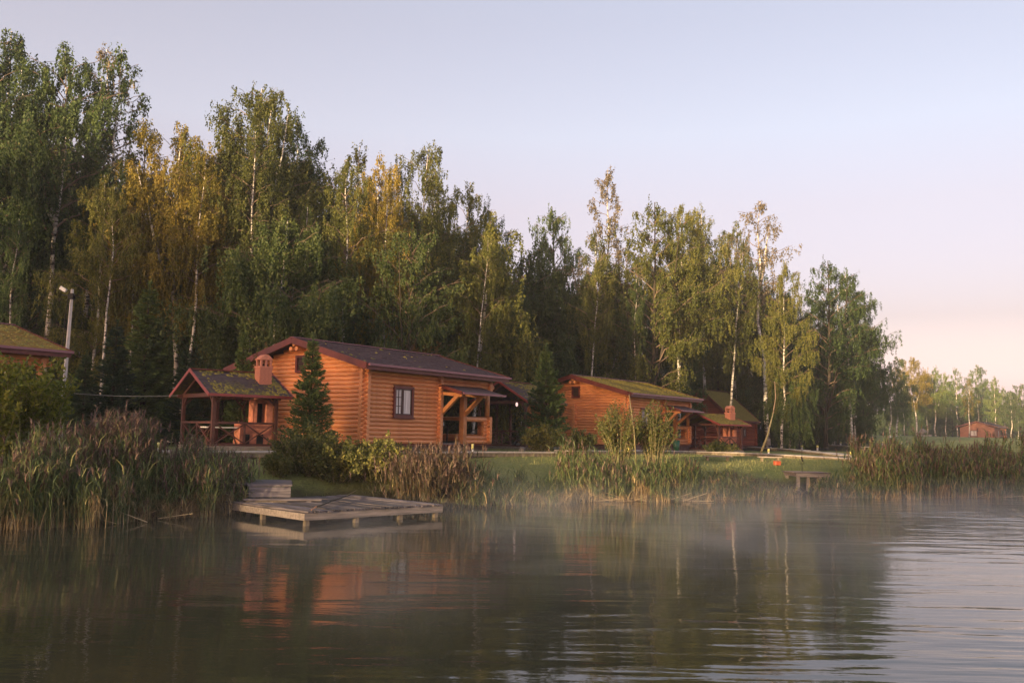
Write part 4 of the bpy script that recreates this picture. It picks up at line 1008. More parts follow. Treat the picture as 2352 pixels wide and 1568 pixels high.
# prominent trees of the forest edge, left to right
T = tree_px
T('tall0', -20, 85, 44, 'tall dark weeping birch at the left edge of the picture', 'dark', 1.15, rz=1)
T('tall2', 48, 62, 46, 'tallest dark birch near the left edge, dense hanging crown', 'dark', 1.15, rz=.3)
T('fork', 150, 92, 45, 'tall birch with bright bare trunk forking high, second from the left edge', 'dark', 1.0, rz=2.2)
T('sparse', 232, 108, 50, 'thin-topped birch between the tall forked birch and the slender one', 'pink', 1.1, rz=4)
T('narrow', 292, 100, 47, 'slender sparse birch standing alone against the sky at the left', 'dark', 1.35, rz=5)
T('tall3', 343, 262, 47, 'golden-lit narrow-topped birch right of the slender sparse one', 'sungold', 1.1, rz=3)
T('tall1', 258, 400, 44, 'olive birch with mottled trunk behind the utility pole', 'olive', 1.15, rz=1.8)
T('tall2', 432, 280, 45.5, 'broad golden-lit birch with branching orange limbs', 'sungold', 1.15, rz=.9)
T('tall0', 500, 285, 49, 'golden birch tucked left of the tall dark-topped birch', 'sungold', 1.0, rz=2.8)
T('fork', 616, 186, 47, 'tall birch with white forked trunk and dark crown above the nearest cabin', 'olive', 1.15, rz=3.9)
T('tall0', 690, 238, 50, 'dark drooping birch on the right shoulder of the tall forked birch', 'dark', 1.0, rz=4.5)
T('weep', 650, 486, 41, 'lower bright green weeping birch hanging behind the nearest cabin roof', 'green', 1.25, rz=1.2)
T('tall3', 818, 318, 50, 'birch with long straight white trunk standing behind the nearest cabin roof', 'olive', 1.25, rz=.2)
T('tall1', 872, 342, 47, 'sunlit golden birch right of the long white trunk', 'sungold', 1.05, rz=5.3)
T('tall2', 975, 330, 54, 'tall brownish birch at the right shoulder of the left tree group', 'olive', 1.0, rz=2.5)
T('tall3', 905, 370, 48, 'birch with orange-lit slim trunk behind the rounded pale green tree', 'sungold', .9, rz=2.0)
T('round', 950, 508, 43, 'rounded fresh green tree with grey forked limbs behind the nearest cabin', 'green', .95, rz=.5, name='young_tree', cat='tree')
T('tall1', 1062, 412, 56, 'birch with pinkish thin tip between the left tree group and the dip', 'olive', 1.0, rz=3.2)
T('tall0', 1122, 448, 60, 'dark birch sloping down towards the dip in the treeline', 'dark', .95, rz=.6)
T('weep2', 1098, 488, 50, 'olive weeping birch below the sloping treeline', 'olive', 1.25, rz=4.1)
T('weep2', 1200, 545, 62, 'drooping green birch at the lowest dip of the treeline', 'green', 1.3, rz=5.1)
T('alder', 1268, 462, 68, 'dark bushy tree rising alone in the dip of the treeline', 'dark', .85, rz=1.5, name='broadleaf_tree', cat='tree')
T('weep', 1270, 600, 64, 'bright green lower birch behind the tall young spruce', 'green', 1.0, rz=2.6)
T('narrow', 1392, 383, 64, 'tallest narrow spire-like birch above the mossy-roofed cabin', 'pink', 1.25, rz=1.1)
T('tall3', 1372, 520, 63, 'birch with pale leaning trunk rising from the mossy cabin roof', 'olive', 1.2, rz=2.2)
T('alder', 1490, 448, 62, 'broad rounded yellow-topped tree in the right tree group', 'olive', 1.1, rz=3.1, name='broadleaf_tree', cat='tree')
T('tall2', 1560, 462, 64, 'brown-green birch right of the yellow-topped rounded tree', 'olive', 1.0, rz=4.4)
T('tall0', 1622, 462, 80, 'grey-topped feathery birch above the dark red cabin', 'olive', 1.05, rz=5.5)
T('sparse', 1760, 452, 76, 'sparse nearly leafless birch crown reaching above the right group', 'pink', 1.35, rz=.4)
T('tall1', 1690, 505, 82, 'birch with spotted white trunk above the small mossy gazebo', 'olive', .95, rz=1.9)
T('tall1', 1790, 592, 66, 'yellowish birch below the sparse crown, near the right end of the forest', 'olive', .95, rz=3.6)
T('weep2', 1812, 790, 67, 'drooping green young birch standing behind the slanting pale trunk', 'dark', 1.15, rz=.2)
T('alder', 1890, 586, 76, 'dark dense tree near the right end of the forest', 'dark', 1.1, rz=2.9, name='broadleaf_tree', cat='tree')
T('tall0', 1950, 612, 86, 'dark drooping tree at the right end of the forest', 'dark', 1.35, rz=5.9, name='broadleaf_tree', cat='tree')
T('tall2', 1962, 690, 96, 'last tall birch on the right, hanging over the distant cabin', 'dark', 1.15, rz=4.7)
T('weep', 1965, 790, 104, 'lower drooping birch in front of the last tall ones', 'dark', 1.2, rz=3.3)
T('low', 1880, 830, 92, 'dark low bushy tree right of the slanting trunk', 'dark', 1.2, rz=3.3, name='young_tree', cat='tree')
# leaning bare stem beside the young birch
a = ground_hit(1745, 1042); b = at_depth(1776, 948, a.y + .5)
t = empty('leaning_trunk', a); setp(t, 'slanting pale birch trunk at the edge of the lawn, right of the small mossy gazebo', 'tree trunk')
m = MB(); d = b - a; m.tube([(0, 0, -.1), d * .4 + Vector((.1, 0, 0)), d], [.075, .06, .035], 7); m.build('trunk', STEM, t, True)
m = MB(); m.tube([d, d + Vector((.15, 0, .9)), d + Vector((.1, 0, 1.8))], [.04, .03, .015], 6); m.build('limb', LIMB, t, True)
# double trunk at right
a = ground_hit(1903, 1019)
for k, (dx, lb) in enumerate(((-.35, 'left stem of the double birch trunk at the forest end'), (.45, 'right stem of the double birch trunk at the forest end'))):
    t = empty('birch_tree', a + Vector((dx, 0, 0))); setp(t, lb, 'birch')
    m = MB(); s = .26; m.tube([(0, 0, -.2), (.1 * k, 0, 3), (.25 * k + .1, 0, 7), (.5 * k, .1, 11)], [s, s * .85, s * .7, s * .3], 8); m.build('trunk', BARK, t, True)

# pale stems in the front row
for px_, yt, Yd, kd, lf, wd, lb in ((262, 420, 42.5, 'stem', 'olive', .9, 'slim mottled birch stem right of the utility pole, foliage only high up'), (318, 470, 44, 'stem2', 'sungold', .8, 'thin birch stem between the pole and the spruces'),
        (455, 330, 44, 'stem2', 'sungold', 1.1, 'birch with pale stem rising behind the near gazebo roof'), (600, 300, 43.5, 'stem', 'olive', 1.0, 'white birch stem directly left of the nearest cabin roof ridge'),
        (806, 360, 43.5, 'stem', 'olive', 1.0, 'straight white birch stem behind the ridge of the nearest cabin'), (898, 420, 45, 'stem', 'sungold', .8, 'slim pale stem behind the far half of the nearest cabin roof'),
        (1095, 520, 47, 'stem2', 'olive', .9, 'pale forked birch stem above the porch end of the nearest cabin'), (1182, 610, 62, 'stem', 'green', 1.0, 'thin birch stem above the shaded middle gazebo'),
        (1352, 560, 60.5, 'stem2', 'olive', .9, 'white leaning stem above the ridge of the mossy-roofed cabin'), (1560, 600, 62, 'stem', 'olive', 1.0, 'slim birch stem behind the far end of the mossy roof'),
        (1668, 560, 66, 'stem2', 'olive', 1.1, 'spotted pale birch stem above the dark red cabin'), (1460, 640, 61, 'stem', 'green', .9, 'thin stem in the wood above the middle of the mossy roof'),
        (700, 470, 45, 'stem', 'green', .8, 'thin birch stem behind the ridge start of the nearest cabin'), (40, 500, 42, 'stem', 'dark', .9, 'thin pale stem behind the left-edge cabin roof')):
    T(kd, px_, yt, Yd, lb, lf, wd)
# deeper rows that close the forest; slim ones nothing tells apart share one label
def zone(x):
    for lim, nm in ((170, 'behind the left-edge cabin'), (400, 'behind the left reeds and pole'), (600, 'behind the near gazebo'), (850, 'behind the gable of the nearest cabin'), (1130, 'behind the porch of the nearest cabin'),
                    (1330, 'in the gap between the two orange cabins'), (1600, 'behind the mossy-roofed cabin'), (1760, 'behind the small mossy gazebo')):
        if x < lim: return nm
    return 'at the right end of the forest'
rng = random.Random(77)
FL = 'slim birch deep in the forest wall behind the cabins'
def edge_top(px):    # top of the treeline
    K = [(-60, 150), (60, 150), (200, 230), (300, 330), (420, 330), (560, 270), (700, 300), (760, 400), (850, 370), (980, 380), (1080, 480), (1150, 540), (1210, 620), (1300, 620), (1360, 560), (1500, 500), (1650, 520), (1780, 600), (1850, 650), (1960, 700), (2010, 790)]
    for (x0, y0), (x1, y1) in zip(K, K[1:]):
        if px <= x1: return y0 + (y1 - y0) * (px - x0) / (x1 - x0)
    return 800
kinds = ['tall0', 'tall1', 'tall2', 'tall3', 'alder']
px = -70
while px < 2000:
    base = 50 + max(0, px - 900) / 1100 * 32
    for row in range(2):
        Yd = base + 7 + row * 8 + rng.uniform(-2, 2); x = px + rng.uniform(-16, 16)
        if row == 0 and px < 380 and rng.random() < .5: continue
        top = edge_top(x) + rng.uniform(30, 130) + row * 10
        k = rng.choice(kinds); lv_ = rng.choice(['dark', 'dark', 'olive', 'green'])
        if 1590 < x < 1770 and Yd < 82: Yd = 84
        T(k, x, top, Yd, 'slim birch deep in the forest ' + zone(x), lv_, rng.uniform(1.0, 1.3), group='forest birches')
    px += 50 if px > 300 else 64
# understorey that darkens the foot of the forest
px = -60; UL_END = 1900; UL = 'dark low undergrowth tree at the foot of the forest wall'
while px < UL_END:
    base = 48 + max(0, px - 900) / 1100 * 36
    for row in range(2):
        Yd = base + row * 5 + rng.uniform(-1.5, 1.5); x = px + rng.uniform(-20, 20)
        hz = 976 + (x / 2352) * 42
        top = hz - rng.uniform(140, 290) * 50 / Yd * (1.0 if x < 1750 else .75)
        p = at_depth(x, top, Yd)
        if 1090 < x < 1650: Yd = max(Yd, 63 + row * 4)
        if 1560 < x < 1790: Yd = max(Yd, 84)
        T('low' if rng.random() < .7 else 'round', x, top, Yd, 'low dark undergrowth tree ' + zone(x), rng.choice(['dark', 'green', 'green']), rng.uniform(1.1, 1.5), group='forest undergrowth', name='young_tree', cat='tree')
    px += 44
# spruces
S = dict(name='spruce_tree', cat='spruce')
T('spr1', 345, 640, 40, 'broad young spruce with light top shoots left of the near gazebo', 'sprucetip', 1.35, **S)
T('spr1', 270, 730, 38, 'dark spruce behind the reeds between pole and near gazebo', 'spruce', 1.3, **S)
T('spr1', 430, 790, 39, 'dark spruce directly behind the roof of the near gazebo', 'spruce', 1.2, **S)
T('spr1', 563, 742, 33.9, 'light-tipped spruce at the left gable corner of the nearest cabin', 'sprucetip', .85, **S)
T('spr1', 200, 800, 38, 'dark spruce just right of the utility pole', 'spruce', 1.3, **S)
T('spr0', 720, 760, 30.8, 'small dark spruce growing in front of the nearest cabin gable', 'sprucetip', 1.05, rz=1.0, **S)
T('spr0', 1256, 786, 42.0, 'tall young spruce between the nearest cabin and the mossy-roofed cabin', 'sprucetip', 1.2, rz=2.0, **S)
T('sprround', 1972, 955, 92, 'round dark spruce on the far lawn in front of the distant cabin', 'spruce', 1.0, **S)
T('sprround', 1925, 965, 96, 'dark rounded spruce left of the round one on the far lawn', 'spruce', .9, **S)
T('spr2', 1120, 905, 52, 'small dark spruce in shade behind the nearest cabin porch', 'spruce', 1.3, **S)

# far trees beyond the meadow
FT = [(2125, 850, 200, 'tall0', 'far', 'far green tree just right of the widest golden crown'), (2170, 870, 198, 'tall2', 'far', 'far green tree left of the yellow birch row'), (2262, 872, 205, 'tall2', 'far', 'far full green tree above the distant cabin roof'), (2305, 885, 200, 'tall0', 'far', 'far green tree right of the distant cabin'), (2335, 905, 196, 'tall3', 'far', 'far slender tree second from the right edge'), (2040, 850, 135, 'tall1', 'dark', 'feathery birch filling the gap at the forest end'), (2055, 815, 140, 'tall1', 'dark', 'grey-green birch just beyond the forest end'), (2100, 818, 190, 'tall2', 'sungold', 'far golden-lit tree with the widest crown'), (2145, 838, 195, 'tall0', 'far', 'far tree with overhanging right shoulder'),
      (2196, 842, 190, 'tall3', 'far', 'far yellow-green birch left of the pale pointed one'), (2238, 835, 198, 'tall1', 'far', 'far pale pointed birch, highest above the distant cabin'), (2222, 868, 185, 'narrow', 'sungold', 'slim yellow far birch behind the distant cabin'),
      (2282, 862, 195, 'tall3', 'far', 'far yellow-green birch right of the distant cabin roof'), (2318, 895, 190, 'tall1', 'dark', 'far dark birch near the right edge'), (2350, 880, 200, 'tall2', 'dark', 'far dark tree at the right edge of the picture'), (2075, 870, 170, 'tall3', 'far', 'far slim tree at the left end of the distant row'),
      (2400, 870, 200, 'tall0', 'dark', 'far tree just past the right edge')]
for x, y, Yd, k, lv_, lb in FT: T(k, x, y, Yd, lb, lv_, 1.5)
rng = random.Random(9)
for i in range(26):
    x = 1960 + i * 18 + rng.uniform(-6, 6); T('low', x, rng.uniform(935, 960), rng.uniform(232, 246), 'dim bush of the farthest tree line on the horizon', 'far', rng.uniform(1.5, 2.0), group='horizon bushes', name='young_tree', cat='tree')
for i in range(16):
    x = 2040 + i * 23 + rng.uniform(-8, 8); T(rng.choice(['low', 'round']), x, rng.uniform(895, 935), rng.uniform(205, 225), 'blue-green far bush ' + ('left of the distant cabin, beyond the meadow' if x < 2205 else 'behind the distant cabin near the right edge'), 'dark', rng.uniform(1.1, 1.5), group='far bushes', name='young_tree', cat='tree')

# shrubs on the bank ---------------------------------------------------
def shrub(loc, gen, label, leaves, name='shrub', cat='shrub', rz=0, stem=STEM):
    tr, V, Fq = gen; t = empty(name, loc, rz); setp(t, label, cat)
    o = meshobj('stems', tr.mesh('stems', stem, True), None, t); o = meshobj('foliage', npmesh('foliage', V, Fq, LEAVES[leaves]), None, t)
    return t
def onground(px, Y):
    p = at_depth(px, 1000, Y); return Vector((p.x, p.y, gz(p.x, p.y)))
shrub(onground(62, 20.6), make_shrub(31, 2.75, .95, 52, (.11, .028), 120, low=.0, ragged=.35), 'tall yellow-green leafy shrub in front of the left-edge cabin', 'lush')
shrub(onground(-20, 20.0), make_shrub(35, 2.6, 1.0, 44, (.11, .028), 110, low=.0), 'leafy yellow-green shrub at the very left edge', 'lush')
shrub(onground(88, 22.0), make_shrub(36, 1.9, .7, 34, (.11, .028), 100, low=.0), 'leafy shrub left of the left-edge cabin porch post', 'lush')
shrub(onground(702, 24.8), make_shrub(32, 1.5, .9, 48, (.085, .024), 90, low=.0, ragged=.65), 'dark bush with yellowed leaves right of the landing steps', 'bush')
shrub(onground(775, 24.6), make_shrub(33, 1.25, 1.1, 52, (.085, .024), 95, low=.0, ragged=.6), 'dark spreading bush directly behind the deck', 'bush')
shrub(onground(855, 24.8), make_shrub(34, 1.25, 1.0, 50, (.085, .024), 110, low=.0, ragged=.4), 'lower dark bush between the deck bush and the brown reeds', 'bush')
shrub(onground(920, 24.9), make_shrub(37, 1.0, .8, 40, (.085, .024), 100, low=.0, ragged=.4), 'low green bush beside the brown reed clump', 'bush')
shrub(onground(645, 24.3), make_shrub(38, .65, .55, 30, (.08, .022), 90, low=.0, ragged=.4), 'small green bush at the top of the landing steps', 'willow')
shrub(onground(1425, 31.5), make_shrub(39, 2.15, .75, 44, (.10, .016), 80, low=.15, ragged=.3), 'feathery willow bush in front of the mossy cabin gable', 'willow')
shrub(onground(1505, 31.8), make_shrub(40, 2.35, .7, 40, (.10, .016), 80, low=.2, ragged=.3), 'feathery willow bush in front of the mossy cabin window', 'willow')
shrub(onground(1320, 37), make_shrub(41, 1.0, .9, 34, (.12, .022), 80, low=0), 'low tangled bush at the foot of the tall young spruce', 'willow')
shrub(onground(1255, 39), make_shrub(42, 1.2, 1.0, 34, (.12, .026), 80, low=0), 'dark bush hiding the base of the tall young spruce', 'bush')
shrub(onground(735, 28.5), make_shrub(43, .9, .6, 26, (.09, .026), 80, low=0), 'leafy bush at the foot of the small dark spruce', 'bush')
shrub(onground(1650, 46), make_shrub(44, .7, .9, 20, (.12, .03), 60, low=0), 'low weeds in front of the mossy gazebo', 'willow')
t = empty('bare_stem', onground(1462, 31.0)); setp(t, 'thin pale bare stem leaning among the willow bushes', 'stem')
m = MB(); a = onground(1462, 31.0); b = at_depth(1445, 905, 31.0) - a; m.tube([(0, 0, 0), b * .5 + Vector((.04, 0, 0)), b], [.022, .018, .010], 6); m.build('trunk', STEM, t, True)

# small background bush with red leaves above the roofs
shrub(onground(585, 35.5), make_shrub(45, 3.9, .6, 22, (.12, .04), 70, low=.5, ragged=.15), 'reddish-leaved rowan top showing beside the oven chimney', 'rust', 'rowan_tree', 'tree')
shrub(at_depth(965, 1000, 44), make_shrub(46, 5.2, 1.3, 30, (.16, .05), 80, low=.5, ragged=.2), 'rowan with reddish leaves peeking over the nearest cabin roof', 'rust', 'rowan_tree', 'tree')

# ------------------------------------------------------------------ reeds and grasses
def reedmat(name, low, mid, hi, foot=0):
    def f(nt, b):
        g_ = N(nt, 'ShaderNodeNewGeometry'); r = ramp2(nt, g_.outputs['Random Per Island'], [(.0, low), (.5, mid), (.92, hi)])
        if foot:                                        # dead straw-coloured sheaths at the foot of the stems
            sp = N(nt, 'ShaderNodeSeparateXYZ'); nt.links.new(g_.outputs['Position'], sp.inputs[0])
            nn = noise(nt, 1.5, 3, coord='World'); ma = N(nt, 'ShaderNodeMath', operation='MULTIPLY_ADD'); ma.inputs[1].default_value = -3.4
            nt.links.new(nn.outputs[0], ma.inputs[0]); nt.links.new(sp.outputs['Z'], ma.inputs[2]); mb_ = N(nt, 'ShaderNodeMath', operation='ADD'); mb_.inputs[1].default_value = 1.62; nt.links.new(ma.outputs[0], mb_.inputs[0]); ma = mb_
            fr = ramp2(nt, ma.outputs[0], [(.0, (1, 1, 1)), (.25, (0, 0, 0))])
            st_ = ramp2(nt, g_.outputs['Random Per Island'], [(.0, (.13, .09, .04)), (.5, (.32, .23, .11)), (.95, (.52, .40, .22))])
            mxo = mixc(nt, fr.outputs[0], r.outputs[0], st_.outputs[0])
            class _o: outputs = [mxo]
            r = _o
        nt.links.new(r.outputs[0], b.inputs['Base Color']); b.inputs['Roughness'].default_value = .6
        t = N(nt, 'ShaderNodeBsdfTranslucent'); nt.links.new(r.outputs[0], t.inputs[0]); mx = N(nt, 'ShaderNodeMixShader'); mx.inputs[0].default_value = .25
        o = nt.nodes['Material Output']; nt.links.new(b.outputs[0], mx.inputs[1]); nt.links.new(t.outputs[0], mx.inputs[2]); nt.links.new(mx.outputs[0], o.inputs[0])
    return mat(name, f)
RG = reedmat('reed_green', (.045, .08, .028), (.095, .14, .045), (.23, .23, .09), foot=1)
RD_ = reedmat('reed_dry', (.24, .17, .09), (.46, .35, .20), (.66, .52, .32))
RP = reedmat('reed_plume', (.075, .042, .035), (.15, .095, .080), (.24, .165, .135))
RGB_ = reedmat('reed_rusty_green', (.03, .035, .016), (.060, .055, .026), (.12, .095, .05))
RB = reedmat('reed_brown_leaf', (.05, .028, .016), (.10, .062, .032), (.19, .14, .075))
def blades(P0, Dh, Lr_, Wd, bend, rs, seg=3, taper=True, cross=None):
    """curved strips; P0 base, Dh unit horizontal heading, bend = how far it arches"""
    n = len(P0); V = []; s = np.stack([-Dh[:, 1], Dh[:, 0], np.zeros(n)], 1)
    ang = rs.random(n) * 6.28; s = np.stack([np.cos(ang), np.sin(ang), np.zeros(n)], 1)
    for k in range(seg + 1):
        u = k / seg; th = bend * u                                     # angle from the vertical grows along the blade
        rad = Lr_ * u; c = P0 + Dh * (np.sin(th * .6) * rad)[:, None] + np.array([0, 0, 1.0]) * (np.cos(th * .75) * rad)[:, None]
        w = Wd * (1 - u * .92 if taper else 1 - .3 * u); V += [c - s * w[:, None], c + s * w[:, None]]
    V = np.stack(V, 1)
    base = (np.arange(n) * (2 * (seg + 1)))[:, None, None]
    q = np.array([[2 * k, 2 * k + 1, 2 * k + 3, 2 * k + 2] for k in range(seg)])[None]
    return V.reshape(-1, 3), (base + q).reshape(-1, 4)
def cat_(L):
    V = []; Fq = []; n = 0
    for v, f in L: V.append(v); Fq.append(f + n); n += len(v)
    return np.concatenate(V), np.concatenate(Fq)
def reeds(label, pts, n, h=(1.6, 2.2), seed=1, dry=.25, plume=.35, leafy=4, spread=.5, name='reed_bed', w=.008, leaf=.011, flop=.0, brown=0, cat=None, kind='stuff', green=RG):
    """pts: list of (x, y) clump centres"""
    rs = np.random.RandomState(seed); pts = np.array(pts); i = rs.randint(0, len(pts), n)
    cl = pts[rs.randint(0, len(pts), max(8, n // 55))] + rs.normal(size=(max(8, n // 55), 2)) * spread; ci = rs.randint(0, len(cl), n); XY = np.where((rs.random(n) < .62)[:, None], cl[ci] + rs.normal(size=(n, 2)) * .10, pts[i] + rs.normal(size=(n, 2)) * spread); Z = np.maximum(hfun(XY[:, 0], XY[:, 1]), -.25)
    P = np.stack([XY[:, 0], XY[:, 1], Z], 1); H = rs.uniform(h[0], h[1], n) * (1 - .3 * rs.random(n) ** 2) * (.93 + .17 * np.sin(XY[:, 0] * 2.3 + seed) * np.cos(XY[:, 1] * 1.9 + XY[:, 0] * .7))
    a = rs.random(n) * 6.28; Dh = np.stack([np.cos(a), np.sin(a), np.zeros(n)], 1)
    isdry = rs.random(n) < dry; bend = np.abs(rs.normal(.12 + flop, .14 + flop * .6, n)); t = None
    g_, d_, p_, b_ = [], [], [], []
    gi = ~isdry
    g_.append(blades(P[gi], Dh[gi], H[gi], np.full(gi.sum(), w), bend[gi], rs))
    if isdry.any():
        dh = H[isdry] * rs.uniform(.35, .85, isdry.sum()); db = np.abs(rs.normal(.15, .4, isdry.sum()))
        d_.append(blades(P[isdry], Dh[isdry], dh, np.full(isdry.sum(), w * 1.15), db, rs))
    for k in range(leafy):
        u = rs.uniform(.25, .95, n); th = bend * u; rad = H * u
        Q = P + Dh * (np.sin(th * .6) * rad)[:, None] + np.array([0, 0, 1.0]) * (np.cos(th * .75) * rad)[:, None]
        a2 = rs.random(n) * 6.28; D2 = np.stack([np.cos(a2), np.sin(a2), np.zeros(n)], 1); sel = gi & (rs.random(n) < .9)
        bl = blades(Q[sel], D2[sel], rs.uniform(.25, .55, sel.sum()), np.full(sel.sum(), leaf), rs.uniform(.8, 2.4, sel.sum()), rs, 3)
        (b_ if (brown and k % 2 < brown) else g_).append(bl)
    pl_ = gi & (rs.random(n) < plume)
    if pl_.any():
        m_ = pl_.sum(); u = 1.0; th = bend[pl_]; Q = P[pl_] + Dh[pl_] * (np.sin(th * .6) * H[pl_])[:, None] + np.array([0, 0, 1.0]) * (np.cos(th * .75) * H[pl_])[:, None]
        for k in range(7):
            a2 = rs.random(m_) * 6.28; D2 = Dh[pl_] * .7 + np.stack([np.cos(a2), np.sin(a2), np.zeros(m_)], 1) * .6
            p_.append(blades(Q - np.array([0, 0, 1.0]) * rs.uniform(0, .16, m_)[:, None], D2, rs.uniform(.10, .24, m_), np.full(m_, .013), rs.uniform(.6, 2.0, m_), rs, 2))
    c = P.mean(0); root = empty(name, c); setp(root, label, cat or 'reeds', kind=kind)
    for nm, L, mt in (('green_stems', g_, green), ('dry_stalks', d_, RD_), ('plumes', p_, RP), ('brown_leaves', b_, RB)):
        if L:
            V, Fq = cat_(L); o = meshobj(nm, npmesh(nm, V - c, Fq, mt), None, root); o['kind'] = kind
    return root
def line(a, b, n, z=0.0, jit=.0):
    p, q = at_z(a[0], a[1], z), at_z(b[0], b[1], z); return [((p.x + (q.x - p.x) * k / (n - 1)), (p.y + (q.y - p.y) * k / (n - 1))) for k in range(n)]
def back(L, d): return [(x, y + d) for x, y in L]
L1 = line((-30, 1222), (250, 1195), 12)
reeds('dense tall reed bed on the left bank below the leafy shrub', L1 + back(L1, .7) + back(L1, 1.5), 3600, (1.1, 1.8), 1, dry=.26, plume=.22, spread=.30, leafy=4)
L1b = line((160, 1195), (262, 1192), 6)
reeds('tallest reeds with purple-brown plumes left of the stone edging', back(L1b, .6) + back(L1b, 1.3), 1000, (1.45, 1.95), 21, dry=.10, plume=.85, spread=.30, leafy=5)
L2 = line((262, 1192), (400, 1186), 7)
reeds('lower mixed reeds with broken straw stalks below the stone edging', L2 + back(L2, .6), 800, (.6, 1.05), 2, dry=.45, plume=.1, spread=.26, leafy=5)
L3 = line((390, 1186), (482, 1181), 7)
reeds('bushy reed clump with brownish plumes in front of the near gazebo', L3 + back(L3, .7) + back(L3, 1.3), 1700, (.85, 1.4), 3, dry=.14, plume=.45, spread=.28, leafy=6, flop=.1)
L4 = line((935, 1163), (1040, 1166), 6)
reeds('brown drooping reed clump right of the dark bush', back(L4, .3) + back(L4, .9), 1300, (1.0, 1.75), 4, dry=.10, plume=.55, spread=.28, leafy=7, flop=.55, brown=1, green=RGB_)
L5 = line((1030, 1166), (1120, 1160), 5)
reeds('thin blue-green sedges beside the brown reed clump', L5 + back(L5, .8), 620, (.45, .9), 5, dry=.05, plume=0, spread=.4, leafy=3, flop=.25)
L6c = line((1060, 1163), (1290, 1153), 9)
reeds('soft blue-green sedge fringe on the bank right of the brown reed clump', L6c + back(L6c, .6), 1300, (.30, .62), 61, dry=.05, plume=0, spread=.34, leafy=3, flop=.3, w=.009, leaf=.011)
L10c = line((1690, 1147), (1800, 1141), 6)
reeds('fresh green sedge fringe along the bank left of the far pier', L10c + back(L10c, .8), 900, (.30, .60), 62, dry=.06, plume=0, spread=.40, leafy=3, flop=.3, w=.010, leaf=.013)
L11c = line((1945, 1141), (2040, 1143), 5)
reeds('tangled olive sedges filling the bank between the sedge tuft and the right-hand reeds', L11c + back(L11c, .9), 900, (.45, .95), 63, dry=.12, plume=.1, spread=.36, leafy=4, flop=.2, w=.011, leaf=.014)
L6 = line((1120, 1158), (1290, 1152), 7)
reeds('low grassy sedges on the misty bank below the open lawn', L6 + back(L6, .8), 620, (.22, .55), 6, dry=.06, plume=0, spread=.42, leafy=3, flop=.35)
L7 = line((1300, 1148), (1420, 1150), 5)
reeds('tall reeds with straw-coloured feet in front of the mossy cabin gable', L7 + back(L7, .8), 900, (.85, 1.45), 7, dry=.30, plume=.35, spread=.24, leafy=5, w=.011, leaf=.014, flop=.05)
L8 = line((1440, 1150), (1590, 1149), 5)
reeds('wide straw-footed reed clumps in the centre of the bank', L8 + back(L8, .9), 1200, (.8, 1.35), 8, dry=.34, plume=.15, spread=.26, leafy=5, w=.011, leaf=.014, flop=.12)
L9 = line((1600, 1149), (1700, 1146), 5)
reeds('short green reeds right of the straw-footed clumps', L9 + back(L9, .8), 520, (.5, .95), 9, dry=.15, plume=.1, spread=.38, leafy=4, w=.010, leaf=.014)
L10 = line((1700, 1146), (1800, 1140), 5)
reeds('low olive grass mound left of the far pier', L10 + back(L10, 1.0), 560, (.3, .65), 10, dry=.12, plume=.05, spread=.55, leafy=4, flop=.3, brown=1)
L11 = line((1930, 1140), (1975, 1140), 5)
reeds('small bright sedge tuft right of the far pier', L11 + back(L11, .9), 420, (.4, .85), 11, dry=.12, plume=0, spread=.38, leafy=4, flop=.2, w=.016, leaf=.022)
L12 = line((2052, 1143), (2360, 1137), 18)
reeds('long tall reed bed along the right bank hiding the distant cabin base', L12 + back(L12, .8) + back(L12, 1.5), 5200, (1.05, 1.65), 12, dry=.20, plume=.42, spread=.45, leafy=4, w=.013, leaf=.017, flop=.04)
L13 = line((2030, 1141), (2075, 1143), 4)
reeds('purple-plumed reeds at the left end of the right-hand bed', back(L13, .8) + back(L13, 1.6), 420, (1.0, 1.5), 13, dry=.1, plume=.8, spread=.45, leafy=5, w=.012, leaf=.015, brown=1)
L14 = line((2360, 1137), (2500, 1130), 6)
reeds('reeds continuing past the right edge', L14 + back(L14, 2), 700, (1.2, 1.8), 14, dry=.2, plume=.4, spread=.7, leafy=3, w=.02, leaf=.026)
# fallen straw stalks at the water line
rng = random.Random(31); 
def fallen(label, pxs, n, seed):
    r_ = random.Random(seed); mb = MB(); c = at_z(pxs[0], pxs[1], 0)
    for _ in range(n):
        q = at_z(r_.uniform(pxs[0], pxs[2]), r_.uniform(pxs[1], pxs[3]), .02); a = r_.uniform(-.5, .5) + (3.14 if r_.random() < .5 else 0); l = r_.uniform(.3, .9)
        q = q - c; mb.tube([q + Vector((0, 0, .0)), q + Vector((math.cos(a) * l, math.sin(a) * l * .4, r_.uniform(-.0, .4) * l))], [.010, .007], 4)
    t = mb.build('fallen_stalks', RD_); t.location = c; setp(t, label, 'dry stalks', kind='stuff')
fallen('fallen straw stalks at the foot of the left reed bed', (20, 1190, 400, 1205), 8, 1)
fallen('fallen straw stalks at the foot of the centre reeds', (1300, 1147, 1600, 1151), 34, 2)
fallen('fallen straw stalks at the foot of the right reed bed', (2000, 1139, 2340, 1142), 40, 3)
